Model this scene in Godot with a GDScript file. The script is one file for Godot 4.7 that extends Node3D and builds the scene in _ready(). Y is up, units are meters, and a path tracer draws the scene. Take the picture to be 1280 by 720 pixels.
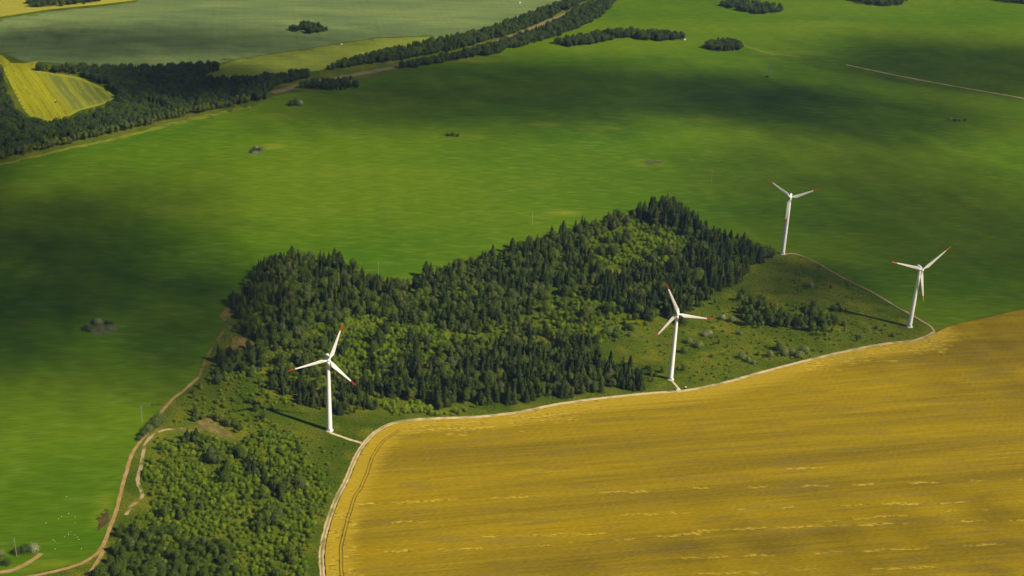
extends Node3D
# Four wind turbines round a wood between a ripe wheat field and a wide green crop, seen from the air.
# x runs along the sowing rows, y is up, metres.

const RELIEF := [[330, -1330, 330, 230, -9], [300, -2050, 700, 350, 14], [620, -930, 380, 230, 7], [-330, -1500, 300, 300, 5], [740, -1420, 200, 170, 8], [1300, -1700, 350, 400, -8], [-250, -2500, 500, 300, 8]]  # centre x, z, spread x, z, height
var LINES := {
	"main_track": PackedVector2Array([Vector2(26.7, -868.2), Vector2(27.3, -909.3), Vector2(28.2, -942.1), Vector2(33.9, -976.1), Vector2(44.6, -1018.0), Vector2(55.9, -1049.4), Vector2(65.6, -1083.0), Vector2(76.7, -1110.9), Vector2(90.1, -1132.3), Vector2(108.9, -1147.7), Vector2(139.9, -1152.7), Vector2(196.7, -1151.9), Vector2(238.9, -1157.5), Vector2(283.3, -1169.7), Vector2(336.3, -1177.4), Vector2(389.3, -1181.3), Vector2(417.3, -1181.1), Vector2(462.9, -1191.0), Vector2(514.4, -1209.4), Vector2(566.5, -1225.8), Vector2(619.2, -1240.2), Vector2(671.8, -1251.2), Vector2(712.4, -1255.2), Vector2(733.4, -1262.1), Vector2(747.9, -1271.9)]),
	"ridge_track": PackedVector2Array([Vector2(747.9, -1271.9), Vector2(749.3, -1285.2), Vector2(743.8, -1301.3), Vector2(737.1, -1319.8), Vector2(729.4, -1336.6), Vector2(715.6, -1375.6), Vector2(693.5, -1423.0), Vector2(676.5, -1473.9), Vector2(666.7, -1490.7), Vector2(656.2, -1497.5), Vector2(648.1, -1496.2)]),
	"left_track": PackedVector2Array([Vector2(-84.7, -1256.3), Vector2(-98.2, -1230.8), Vector2(-109.3, -1212.4), Vector2(-119.5, -1185.1), Vector2(-125.6, -1160.1), Vector2(-134.0, -1139.0), Vector2(-141.0, -1114.4), Vector2(-143.8, -1084.8), Vector2(-146.3, -1046.3), Vector2(-147.7, -1021.7), Vector2(-151.0, -998.3), Vector2(-153.6, -975.6), Vector2(-158.8, -961.8), Vector2(-170.4, -950.1), Vector2(-188.7, -942.7), Vector2(-219.1, -935.9), Vector2(-266.6, -925.4)]),
	"upper_path": PackedVector2Array([Vector2(-43.4, -1449.0), Vector2(-52.0, -1398.8), Vector2(-64.4, -1347.5), Vector2(-74.7, -1311.4), Vector2(-84.7, -1256.3)]),
	"left_branch": PackedVector2Array([Vector2(-152.5, -971.0), Vector2(-156.5, -951.6), Vector2(-163.4, -931.1), Vector2(-169.0, -908.2)]),
	"spur_a": PackedVector2Array([Vector2(44.9, -1135.1), Vector2(53.8, -1128.2), Vector2(64.2, -1119.6), Vector2(74.5, -1112.6)]),
	"spur_b": PackedVector2Array([Vector2(413.9, -1205.6), Vector2(415.0, -1194.3), Vector2(416.1, -1183.1)]),
	"gully": PackedVector2Array([Vector2(-96.6, -1155.9), Vector2(-114.7, -1154.6), Vector2(-126.7, -1141.2), Vector2(-130.7, -1124.5), Vector2(-131.0, -1096.9), Vector2(-132.7, -1070.4), Vector2(-126.7, -1044.1), Vector2(-134.7, -1030.0), Vector2(-139.0, -1015.9)]),
	"far_track": PackedVector2Array([Vector2(1085.6, -2342.5), Vector2(1132.6, -2294.0), Vector2(1189.0, -2242.3), Vector2(1246.6, -2197.5), Vector2(1337.3, -2130.3), Vector2(1422.0, -2060.7)]),
	"belt_road": PackedVector2Array([Vector2(4.4, -2186.9), Vector2(58.5, -2229.2), Vector2(128.8, -2274.5), Vector2(232.6, -2339.7), Vector2(328.1, -2406.0), Vector2(474.8, -2555.5), Vector2(604.7, -2715.0), Vector2(740.9, -2888.5), Vector2(877.3, -3091.4)]),
	"far_path": PackedVector2Array([Vector2(928.5, -2482.1), Vector2(959.2, -2428.6), Vector2(1013.8, -2399.1)]),
	"corner_path": PackedVector2Array([Vector2(-251.1, -941.9), Vector2(-233.1, -946.0), Vector2(-222.3, -948.9), Vector2(-211.0, -958.3), Vector2(-203.4, -968.3)]),
}
var AREAS := {
	"green": PackedVector2Array([Vector2(-514.1, -1816.4), Vector2(-441.0, -1866.1), Vector2(-380.5, -1888.1), Vector2(-319.6, -1923.8), Vector2(-234.4, -1975.7), Vector2(-120.5, -2054.3), Vector2(-28.4, -2112.4), Vector2(10.7, -2173.0), Vector2(124.9, -2211.1), Vector2(230.5, -2318.2), Vector2(325.1, -2383.2), Vector2(481.9, -2506.3), Vector2(620.3, -2629.8), Vector2(720.5, -2788.5), Vector2(857.7, -3091.4), Vector2(2361.0, -3091.8), Vector2(2273.5, -2424.9), Vector2(1320.8, -1426.5), Vector2(1053.2, -1377.7), Vector2(887.4, -1319.4), Vector2(836.9, -1303.5), Vector2(788.5, -1289.2), Vector2(754.3, -1277.0), Vector2(751.0, -1288.9), Vector2(745.5, -1305.0), Vector2(738.8, -1323.5), Vector2(731.1, -1340.5), Vector2(717.3, -1379.7), Vector2(695.3, -1427.4), Vector2(678.3, -1478.7), Vector2(668.5, -1495.6), Vector2(633.5, -1503.7), Vector2(606.6, -1536.3), Vector2(571.3, -1598.8), Vector2(550.0, -1641.2), Vector2(498.4, -1661.6), Vector2(422.1, -1625.8), Vector2(347.9, -1584.9), Vector2(276.9, -1541.3), Vector2(210.7, -1507.8), Vector2(151.1, -1461.8), Vector2(119.6, -1491.0), Vector2(82.6, -1521.2), Vector2(39.7, -1555.0), Vector2(4.9, -1545.2), Vector2(-26.5, -1512.7), Vector2(-43.4, -1453.2), Vector2(-53.8, -1398.9), Vector2(-67.0, -1347.6), Vector2(-77.3, -1311.6), Vector2(-87.2, -1256.5), Vector2(-100.6, -1231.0), Vector2(-111.6, -1212.5), Vector2(-121.8, -1185.3), Vector2(-127.9, -1160.3), Vector2(-136.2, -1139.3), Vector2(-143.2, -1114.6), Vector2(-146.0, -1085.0), Vector2(-148.4, -1046.5), Vector2(-149.7, -1022.0), Vector2(-153.0, -998.6), Vector2(-155.6, -975.9), Vector2(-160.3, -964.2), Vector2(-170.8, -953.4), Vector2(-189.1, -945.9), Vector2(-219.7, -940.2), Vector2(-267.5, -930.6), Vector2(-348.1, -915.7), Vector2(-521.5, -1253.6)]),
	"wheat_far": PackedVector2Array([Vector2(769.4, -1281.2), Vector2(787.6, -1287.3), Vector2(835.9, -1301.5), Vector2(886.2, -1317.4), Vector2(1051.7, -1375.3), Vector2(1097.6, -1136.6), Vector2(770.2, -834.5), Vector2(587.7, -754.1), Vector2(169.8, -810.5)]),
	"greyfield": PackedVector2Array([Vector2(-701.9, -2591.9), Vector2(-561.9, -2671.2), Vector2(-427.1, -2762.5), Vector2(-323.9, -2808.1), Vector2(-263.4, -2842.7), Vector2(-247.7, -2967.5), Vector2(306.6, -3091.0), Vector2(838.1, -3091.4), Vector2(626.1, -2817.6), Vector2(492.5, -2656.9), Vector2(349.4, -2567.9), Vector2(206.8, -2547.8), Vector2(96.7, -2480.5), Vector2(-49.4, -2398.3), Vector2(-90.8, -2363.6), Vector2(-254.0, -2352.7), Vector2(-379.1, -2390.8), Vector2(-420.4, -2399.1), Vector2(-457.1, -2446.9), Vector2(-538.3, -2539.0)]),
	"yellowfield": PackedVector2Array([Vector2(-708.6, -2621.1), Vector2(-565.4, -2690.3), Vector2(-429.8, -2783.3), Vector2(-325.9, -2829.5), Vector2(-265.0, -2864.4), Vector2(-253.7, -2982.5), Vector2(-410.2, -3170.1), Vector2(-878.6, -3016.9)]),
	"strip": PackedVector2Array([Vector2(-134.5, -2283.6), Vector2(-116.8, -2315.7), Vector2(-49.4, -2393.1), Vector2(96.4, -2474.7), Vector2(206.3, -2541.7), Vector2(348.6, -2561.7), Vector2(275.7, -2470.2), Vector2(179.2, -2389.8), Vector2(89.4, -2316.7), Vector2(-8.0, -2280.9), Vector2(-75.1, -2261.1)]),
	"stubble": PackedVector2Array([Vector2(-502.7, -2492.4), Vector2(-469.0, -2453.0), Vector2(-440.6, -2391.1), Vector2(-419.0, -2389.3), Vector2(-396.6, -2401.9), Vector2(-394.3, -2344.8), Vector2(-357.3, -2323.3), Vector2(-315.1, -2297.1), Vector2(-270.1, -2235.9), Vector2(-245.0, -2182.5), Vector2(-262.2, -2151.2), Vector2(-296.3, -2122.6), Vector2(-317.9, -2078.5), Vector2(-356.7, -2075.0), Vector2(-382.4, -2131.4), Vector2(-411.1, -2227.5), Vector2(-448.9, -2358.8), Vector2(-489.7, -2414.9)]),
	"verge": PackedVector2Array([Vector2(-442.2, -1872.5), Vector2(-381.5, -1894.6), Vector2(-321.3, -1937.2), Vector2(-235.3, -1986.2), Vector2(-121.1, -2069.7), Vector2(-32.2, -2121.0), Vector2(-32.2, -2108.7), Vector2(-120.5, -2054.3), Vector2(-234.4, -1975.7), Vector2(-320.1, -1927.2), Vector2(-380.5, -1888.1), Vector2(-440.5, -1863.0)]),
	"ochre_a": PackedVector2Array([Vector2(-64.6, -1403.3), Vector2(-57.6, -1416.9), Vector2(-52.0, -1400.8), Vector2(-57.1, -1381.4), Vector2(-63.3, -1381.7)]),
	"ochre_b": PackedVector2Array([Vector2(-57.0, -1315.8), Vector2(-46.2, -1339.2), Vector2(-32.3, -1346.0), Vector2(-23.7, -1330.6), Vector2(-34.0, -1320.1), Vector2(-45.9, -1309.8)]),
	"ochre_c": PackedVector2Array([Vector2(-106.0, -1147.9), Vector2(-98.9, -1156.1), Vector2(-80.0, -1160.4), Vector2(-71.1, -1174.8), Vector2(-64.6, -1162.0), Vector2(-52.9, -1148.9), Vector2(-47.4, -1136.5), Vector2(-64.0, -1135.1), Vector2(-70.4, -1147.5), Vector2(-87.3, -1152.1)]),
	"hollow": PackedVector2Array([Vector2(-213.9, -1378.5), Vector2(-207.3, -1389.4), Vector2(-196.2, -1390.6), Vector2(-182.8, -1384.1), Vector2(-174.9, -1372.2), Vector2(-177.4, -1361.2), Vector2(-188.6, -1354.5), Vector2(-204.6, -1363.0)]),
	"hollow_b": PackedVector2Array([Vector2(-32.2, -1909.1), Vector2(-25.1, -1928.2), Vector2(-13.4, -1927.1), Vector2(-7.7, -1910.2), Vector2(-16.0, -1894.8), Vector2(-27.6, -1892.6)]),
	"weeds": PackedVector2Array([Vector2(546.5, -1830.7), Vector2(560.1, -1839.7), Vector2(578.1, -1832.6), Vector2(573.1, -1823.3), Vector2(552.6, -1821.0)]),
	"scar": PackedVector2Array([Vector2(-163.7, -1018.8), Vector2(-160.5, -1028.1), Vector2(-154.5, -1022.5), Vector2(-152.6, -1007.9), Vector2(-155.3, -1001.2), Vector2(-157.3, -994.4), Vector2(-159.7, -1005.2)]),
}
var STANDS := [  # name, outline, spacing, share of spruce, broadleaf, shrub, height, where
	["tip", PackedVector2Array([Vector2(-46.6, -1388.7), Vector2(-50.4, -1414.6), Vector2(-40.7, -1461.5), Vector2(-25.6, -1510.5), Vector2(4.8, -1540.6), Vector2(39.5, -1550.4), Vector2(84.2, -1516.7), Vector2(119.1, -1484.5), Vector2(97.8, -1394.7), Vector2(47.0, -1388.8), Vector2(1.6, -1378.9), Vector2(-25.2, -1368.4)]), 6.2, [0.35, 0.65, 0], 1, "at the pointed end of the wood"],
	["flank", PackedVector2Array([Vector2(-42.9, -1375.0), Vector2(-16.3, -1373.8), Vector2(28.9, -1389.6), Vector2(83.6, -1389.3), Vector2(72.1, -1322.4), Vector2(42.0, -1278.0), Vector2(-9.1, -1254.7), Vector2(-42.0, -1239.9), Vector2(-69.6, -1238.5), Vector2(-81.3, -1251.1), Vector2(-69.2, -1293.3), Vector2(-49.2, -1299.2), Vector2(-21.9, -1330.5), Vector2(-42.7, -1346.5), Vector2(-56.7, -1350.9)]), 5.6, [0.1, 0.4, 0.5], 0.95, "on the wood flank above the rutted track"],
	["crest", PackedVector2Array([Vector2(100.8, -1435.0), Vector2(119.1, -1484.5), Vector2(150.6, -1457.6), Vector2(209.9, -1501.4), Vector2(276.2, -1536.9), Vector2(346.6, -1577.8), Vector2(419.8, -1615.8), Vector2(483.9, -1649.4), Vector2(447.5, -1593.4), Vector2(404.6, -1572.9), Vector2(399.5, -1504.0), Vector2(409.5, -1459.1), Vector2(344.1, -1461.6), Vector2(324.7, -1415.3), Vector2(267.9, -1369.5), Vector2(232.0, -1382.0), Vector2(189.5, -1345.1), Vector2(137.9, -1377.1), Vector2(83.6, -1389.3)]), 6.2, [0.32, 0.66, 0.02], 1, "in the mixed middle of the wood"],
	["bushslope", PackedVector2Array([Vector2(472.1, -1647.6), Vector2(489.6, -1627.8), Vector2(548.7, -1598.6), Vector2(547.5, -1557.4), Vector2(506.2, -1490.7), Vector2(452.6, -1486.7), Vector2(399.5, -1504.0), Vector2(404.6, -1572.9), Vector2(447.5, -1593.4)]), 5, [0.03, 0.12, 0.85], 1.05, "on the bushy slope between dark fir clumps"],
	["firtop", PackedVector2Array([Vector2(497.0, -1656.3), Vector2(541.8, -1652.7), Vector2(567.4, -1604.5), Vector2(555.0, -1582.2), Vector2(504.6, -1600.5), Vector2(484.1, -1628.3)]), 5.4, [0.95, 0.05, 0], 1.25, "in the tall clump at the wood's highest corner"],
	["firend", PackedVector2Array([Vector2(562.7, -1589.2), Vector2(593.4, -1546.0), Vector2(619.0, -1508.7), Vector2(633.1, -1493.6), Vector2(587.9, -1465.2), Vector2(563.7, -1424.2), Vector2(524.9, -1398.9), Vector2(490.6, -1437.1), Vector2(487.9, -1481.9), Vector2(514.5, -1501.1), Vector2(547.5, -1557.4)]), 6.2, [0.5, 0.5, 0], 1.1, "in the dark clump beside the ridge track turbine"],
	["lowerfirs", PackedVector2Array([Vector2(409.5, -1459.1), Vector2(452.6, -1486.7), Vector2(490.6, -1437.1), Vector2(524.9, -1398.9), Vector2(491.9, -1373.2), Vector2(462.6, -1357.4), Vector2(416.8, -1349.9), Vector2(406.5, -1385.9), Vector2(377.8, -1410.0), Vector2(336.5, -1424.6), Vector2(344.1, -1461.6)]), 6.3, [0.55, 0.45, 0], 1, "in the dark stand behind the grassy slope"],
	["glade", PackedVector2Array([Vector2(336.5, -1424.6), Vector2(377.8, -1410.0), Vector2(406.5, -1385.9), Vector2(417.8, -1353.8), Vector2(397.8, -1332.3), Vector2(377.7, -1309.0), Vector2(351.8, -1298.3), Vector2(336.7, -1313.7), Vector2(314.7, -1365.6), Vector2(299.7, -1387.0)]), 5.6, [0, 0.28, 0.72], 1, "around the sunny glade in the wood"],
	["gladewest", PackedVector2Array([Vector2(189.5, -1345.1), Vector2(232.0, -1382.0), Vector2(267.9, -1369.5), Vector2(314.7, -1365.6), Vector2(336.7, -1313.7), Vector2(301.0, -1297.8), Vector2(257.7, -1311.3), Vector2(209.9, -1295.7), Vector2(183.3, -1297.5)]), 6.8, [0.08, 0.42, 0.5], 0.9, "in the light green gap inside the wood"],
	["darkstand", PackedVector2Array([Vector2(94.9, -1191.3), Vector2(106.3, -1247.3), Vector2(127.6, -1273.0), Vector2(163.3, -1280.0), Vector2(183.3, -1297.5), Vector2(209.9, -1295.7), Vector2(257.7, -1311.3), Vector2(301.0, -1297.8), Vector2(336.7, -1313.7), Vector2(351.8, -1298.3), Vector2(350.4, -1253.8), Vector2(374.9, -1226.0), Vector2(375.3, -1194.2), Vector2(348.6, -1192.2), Vector2(321.6, -1188.3), Vector2(286.2, -1183.5), Vector2(242.0, -1174.3), Vector2(200.1, -1173.4), Vector2(166.9, -1173.2), Vector2(136.2, -1192.9), Vector2(112.8, -1206.7)]), 6.2, [0.5, 0.5, 0], 1, "in the dense stand above the wheat track"],
	["lightmid", PackedVector2Array([Vector2(72.1, -1322.4), Vector2(83.6, -1389.3), Vector2(137.9, -1377.1), Vector2(189.5, -1345.1), Vector2(183.3, -1297.5), Vector2(163.3, -1280.0), Vector2(127.6, -1273.0), Vector2(106.3, -1247.3), Vector2(94.9, -1191.3), Vector2(81.5, -1231.5), Vector2(57.5, -1250.5), Vector2(42.0, -1278.0)]), 4.2, [0.02, 0.07, 0.91], 1, "in the bright thicket behind the junction turbine"],
	["youngfirs", PackedVector2Array([Vector2(-5.0, -1251.0), Vector2(42.0, -1278.0), Vector2(57.5, -1250.5), Vector2(81.5, -1231.5), Vector2(94.9, -1191.3), Vector2(81.2, -1171.1), Vector2(60.8, -1166.4), Vector2(39.2, -1179.5), Vector2(14.3, -1202.6), Vector2(-13.6, -1221.2)]), 5.4, [0.5, 0.4, 0.1], 0.72, "in the young belt behind the junction turbine"],
	["brightfront", PackedVector2Array([Vector2(102.5, -1184.0), Vector2(116.1, -1197.9), Vector2(135.7, -1187.8), Vector2(166.5, -1169.9), Vector2(188.5, -1162.7), Vector2(173.3, -1159.3), Vector2(140.7, -1159.1), Vector2(116.5, -1159.8)]), 4.6, [0, 0, 1], 1, "in the bright row before the dark stand"],
	["rough", PackedVector2Array([Vector2(-82.7, -1246.1), Vector2(-69.5, -1235.2), Vector2(-9.2, -1247.9), Vector2(-13.6, -1221.2), Vector2(14.0, -1191.3), Vector2(-18.1, -1173.3), Vector2(-49.3, -1168.2), Vector2(-88.3, -1179.3), Vector2(-98.8, -1206.7)]), 7.5, [0, 0.1, 0.9], 0.75, "on the rough ground below the wood flank"],
	["bushband", PackedVector2Array([Vector2(-97.1, -1167.9), Vector2(-88.8, -1191.8), Vector2(-71.7, -1196.6), Vector2(-49.2, -1163.6), Vector2(-10.3, -1169.5), Vector2(-2.9, -1144.2), Vector2(-41.3, -1140.3), Vector2(-60.6, -1154.1)]), 7, [0, 0.65, 0.35], 0.75, "in the bushy band above the bare earth patches"],
	["thicket", PackedVector2Array([Vector2(-117.4, -1123.1), Vector2(-105.6, -1139.2), Vector2(-48.8, -1127.8), Vector2(-2.9, -1145.7), Vector2(21.4, -1128.4), Vector2(16.9, -1088.2), Vector2(35.5, -1051.8), Vector2(45.0, -1024.3), Vector2(29.2, -994.8), Vector2(19.3, -954.6), Vector2(14.6, -884.9), Vector2(-140.8, -904.6), Vector2(-145.0, -952.4), Vector2(-140.1, -987.7), Vector2(-118.1, -1018.3), Vector2(-117.6, -1055.8), Vector2(-126.5, -1082.9)]), 4, [0, 0.09, 0.91], 0.85, "in the broad thicket beside the rutted track"],
	["roundtrees", PackedVector2Array([Vector2(-145.8, -947.1), Vector2(-142.0, -994.9), Vector2(-130.8, -1005.4), Vector2(-108.6, -996.8), Vector2(-46.7, -951.4), Vector2(-39.6, -891.8), Vector2(-142.0, -904.8)]), 7.2, [0, 1, 0], 0.8, "at the thicket corner beside the track fork"],
	["firline", PackedVector2Array([Vector2(-42.4, -1084.8), Vector2(-24.7, -1085.6), Vector2(3.8, -1039.5), Vector2(-3.7, -1024.9), Vector2(-26.3, -1056.1)]), 5, [0.9, 0.1, 0], 0.55, "in the small dark row inside the broad thicket"],
	["firknot", PackedVector2Array([Vector2(-99.8, -1127.1), Vector2(-90.6, -1140.6), Vector2(-75.5, -1139.2), Vector2(-69.9, -1127.0), Vector2(-82.3, -1116.8)]), 5, [0.5, 0.5, 0], 0.6, "in the small clump below the bare earth patches"],
	["clumpa", PackedVector2Array([Vector2(533.1, -1341.4), Vector2(553.6, -1378.8), Vector2(576.5, -1372.3), Vector2(583.5, -1336.1), Vector2(581.1, -1302.6), Vector2(562.9, -1305.9), Vector2(543.3, -1319.4)]), 6.5, [0.15, 0.65, 0.2], 1, "in the larger clump on the grassy slope"],
	["clumpb", PackedVector2Array([Vector2(590.7, -1320.7), Vector2(617.1, -1346.1), Vector2(634.8, -1353.0), Vector2(642.4, -1321.5), Vector2(631.5, -1282.2), Vector2(605.9, -1278.8), Vector2(592.0, -1300.7)]), 7, [0.08, 0.57, 0.35], 0.95, "in the smaller clump on the grassy slope"],
	["behindtwo", PackedVector2Array([Vector2(359.8, -1201.8), Vector2(390.8, -1235.3), Vector2(418.5, -1227.6), Vector2(435.2, -1229.1), Vector2(432.6, -1214.2), Vector2(407.4, -1214.0), Vector2(376.5, -1192.2)]), 7, [0.15, 0.75, 0.1], 0.75, "in the clump behind the parked cars turbine"],
	["slope", PackedVector2Array([Vector2(416.8, -1349.9), Vector2(464.5, -1347.0), Vector2(524.6, -1382.1), Vector2(585.4, -1383.2), Vector2(667.9, -1335.2), Vector2(706.1, -1284.6), Vector2(670.3, -1259.0), Vector2(569.2, -1233.0), Vector2(466.4, -1201.7), Vector2(431.1, -1197.6), Vector2(436.6, -1252.0), Vector2(397.4, -1276.9)]), 10.5, [0, 0.03, 0.97], 0.5, "on the open slope between the wheat turbines"],
	["fringe", PackedVector2Array([Vector2(21.4, -1128.4), Vector2(58.5, -1127.7), Vector2(68.5, -1104.3), Vector2(56.0, -1063.0), Vector2(48.2, -1030.4), Vector2(32.4, -988.3), Vector2(24.2, -942.6), Vector2(19.3, -954.6), Vector2(29.2, -994.8), Vector2(45.0, -1024.3), Vector2(35.5, -1051.8), Vector2(16.9, -1088.2)]), 8.5, [0, 0.05, 0.95], 0.5, "in the thin fringe between thicket and wheat track"],
	["trackside", PackedVector2Array([Vector2(-113.8, -1166.5), Vector2(-97.5, -1177.1), Vector2(-87.7, -1164.1), Vector2(-105.7, -1142.1), Vector2(-117.5, -1126.0), Vector2(-124.0, -1089.4), Vector2(-128.9, -1096.6), Vector2(-126.7, -1129.7)]), 8, [0, 0.1, 0.9], 0.6, "on the bank between rutted track and thicket"],
	["glen", PackedVector2Array([Vector2(480.6, -1402.3), Vector2(522.3, -1390.9), Vector2(563.7, -1408.8), Vector2(554.2, -1380.8), Vector2(542.6, -1391.4), Vector2(501.3, -1371.6), Vector2(465.6, -1350.9)]), 8.5, [0.1, 0.4, 0.5], 0.7, "on the shaded edge of the grassy slope"],
]
var FAR_WOODS := [  # name, outline, spacing, height, description
	["belt_wood", PackedVector2Array([Vector2(-393.0, -2344.7), Vector2(-320.0, -2343.3), Vector2(-198.5, -2330.1), Vector2(-145.0, -2341.4), Vector2(-87.6, -2343.5), Vector2(-89.5, -2304.5), Vector2(-128.8, -2273.9), Vector2(-74.9, -2247.2), Vector2(-8.1, -2266.4), Vector2(67.5, -2292.1), Vector2(66.4, -2262.5), Vector2(4.7, -2214.0), Vector2(-6.5, -2148.3), Vector2(-121.5, -2081.3), Vector2(-236.9, -2004.0), Vector2(-323.1, -1950.8), Vector2(-383.5, -1907.6), Vector2(-443.4, -1878.8), Vector2(-499.7, -1844.7), Vector2(-619.3, -2402.6), Vector2(-485.6, -2390.4), Vector2(-451.3, -2340.6), Vector2(-429.7, -2250.4), Vector2(-393.5, -2124.7), Vector2(-365.4, -2061.0), Vector2(-314.3, -2048.3), Vector2(-282.3, -2082.4), Vector2(-236.4, -2140.5), Vector2(-246.4, -2199.4), Vector2(-271.7, -2253.4), Vector2(-316.0, -2306.2), Vector2(-357.9, -2327.9)]), 6, 0.9, "wide dark wood around the striped stubble field"],
	["belt_upper", PackedVector2Array([Vector2(96.1, -2311.3), Vector2(169.1, -2351.6), Vector2(236.4, -2378.2), Vector2(332.7, -2440.9), Vector2(478.0, -2574.1), Vector2(586.3, -2708.5), Vector2(658.4, -2803.2), Vector2(733.1, -2933.4), Vector2(699.6, -2948.8), Vector2(614.4, -2803.7), Vector2(537.9, -2722.4), Vector2(414.8, -2580.6), Vector2(310.4, -2506.3), Vector2(211.3, -2423.5), Vector2(133.8, -2357.6)]), 5.8, 0.85, "long tree belt on the pale field side of the gravel road"],
	["belt_lower", PackedVector2Array([Vector2(230.0, -2312.8), Vector2(322.9, -2366.2), Vector2(422.0, -2428.9), Vector2(532.9, -2524.3), Vector2(638.4, -2636.0), Vector2(700.5, -2727.1), Vector2(792.3, -2917.8), Vector2(755.3, -2933.2), Vector2(609.0, -2695.0), Vector2(479.5, -2536.9), Vector2(343.8, -2411.7), Vector2(240.4, -2345.0)]), 5.8, 0.85, "long tree belt on the green field side of the gravel road"],
	["grove_road", PackedVector2Array([Vector2(44.4, -2206.7), Vector2(78.8, -2232.8), Vector2(141.3, -2254.0), Vector2(151.2, -2200.1), Vector2(110.5, -2193.2)]), 7, 0.75, "small grove beside the gravel road bend"],
	["grove_round", PackedVector2Array([Vector2(43.4, -2595.1), Vector2(59.7, -2627.4), Vector2(88.0, -2634.4), Vector2(112.1, -2615.4), Vector2(113.6, -2583.6), Vector2(79.4, -2570.5)]), 7, 0.9, "compact round grove alone in the pale field"],
	["grove_bent", PackedVector2Array([Vector2(547.1, -2499.8), Vector2(570.4, -2475.4), Vector2(622.0, -2492.9), Vector2(690.3, -2540.8), Vector2(773.6, -2514.9), Vector2(816.4, -2520.3), Vector2(819.0, -2557.2), Vector2(741.0, -2577.2), Vector2(683.1, -2578.2), Vector2(610.4, -2548.1)]), 6.5, 0.95, "long bent grove beside the tree belt"],
	["grove_egg", PackedVector2Array([Vector2(840.6, -2459.8), Vector2(866.6, -2495.2), Vector2(901.5, -2500.5), Vector2(918.2, -2476.3), Vector2(913.2, -2446.8), Vector2(870.4, -2435.8)]), 6.5, 0.95, "small egg shaped grove on the open green field"],
	["grove_boomerang", PackedVector2Array([Vector2(981.2, -2798.8), Vector2(1006.1, -2763.3), Vector2(1039.5, -2728.3), Vector2(1097.9, -2734.1), Vector2(1111.4, -2775.7), Vector2(1061.9, -2819.1), Vector2(1002.0, -2834.4)]), 7, 0.9, "curved grove with tapering end on the far green slope"],
	["grove_wedge", PackedVector2Array([Vector2(1288.3, -2875.3), Vector2(1315.4, -2815.6), Vector2(1350.3, -2786.1), Vector2(1404.4, -2799.8), Vector2(1477.5, -2873.2), Vector2(1406.1, -2912.3)]), 7, 0.9, "wedge shaped grove at the far rim of the green field"],
	["grove_rim", PackedVector2Array([Vector2(1634.2, -2894.6), Vector2(1662.3, -2825.6), Vector2(1719.5, -2802.5), Vector2(1829.0, -2800.9), Vector2(1892.4, -2907.9), Vector2(1756.7, -2925.0)]), 7, 0.9, "flat dark grove at the outermost rim of the green field"],
	["grove_yellow", PackedVector2Array([Vector2(-477.3, -2826.6), Vector2(-454.8, -2798.0), Vector2(-402.2, -2810.2), Vector2(-340.0, -2844.1), Vector2(-317.2, -2908.9), Vector2(-414.2, -2910.4), Vector2(-472.3, -2868.6)]), 7, 0.9, "dark grove in the yellow field"],
]
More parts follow.
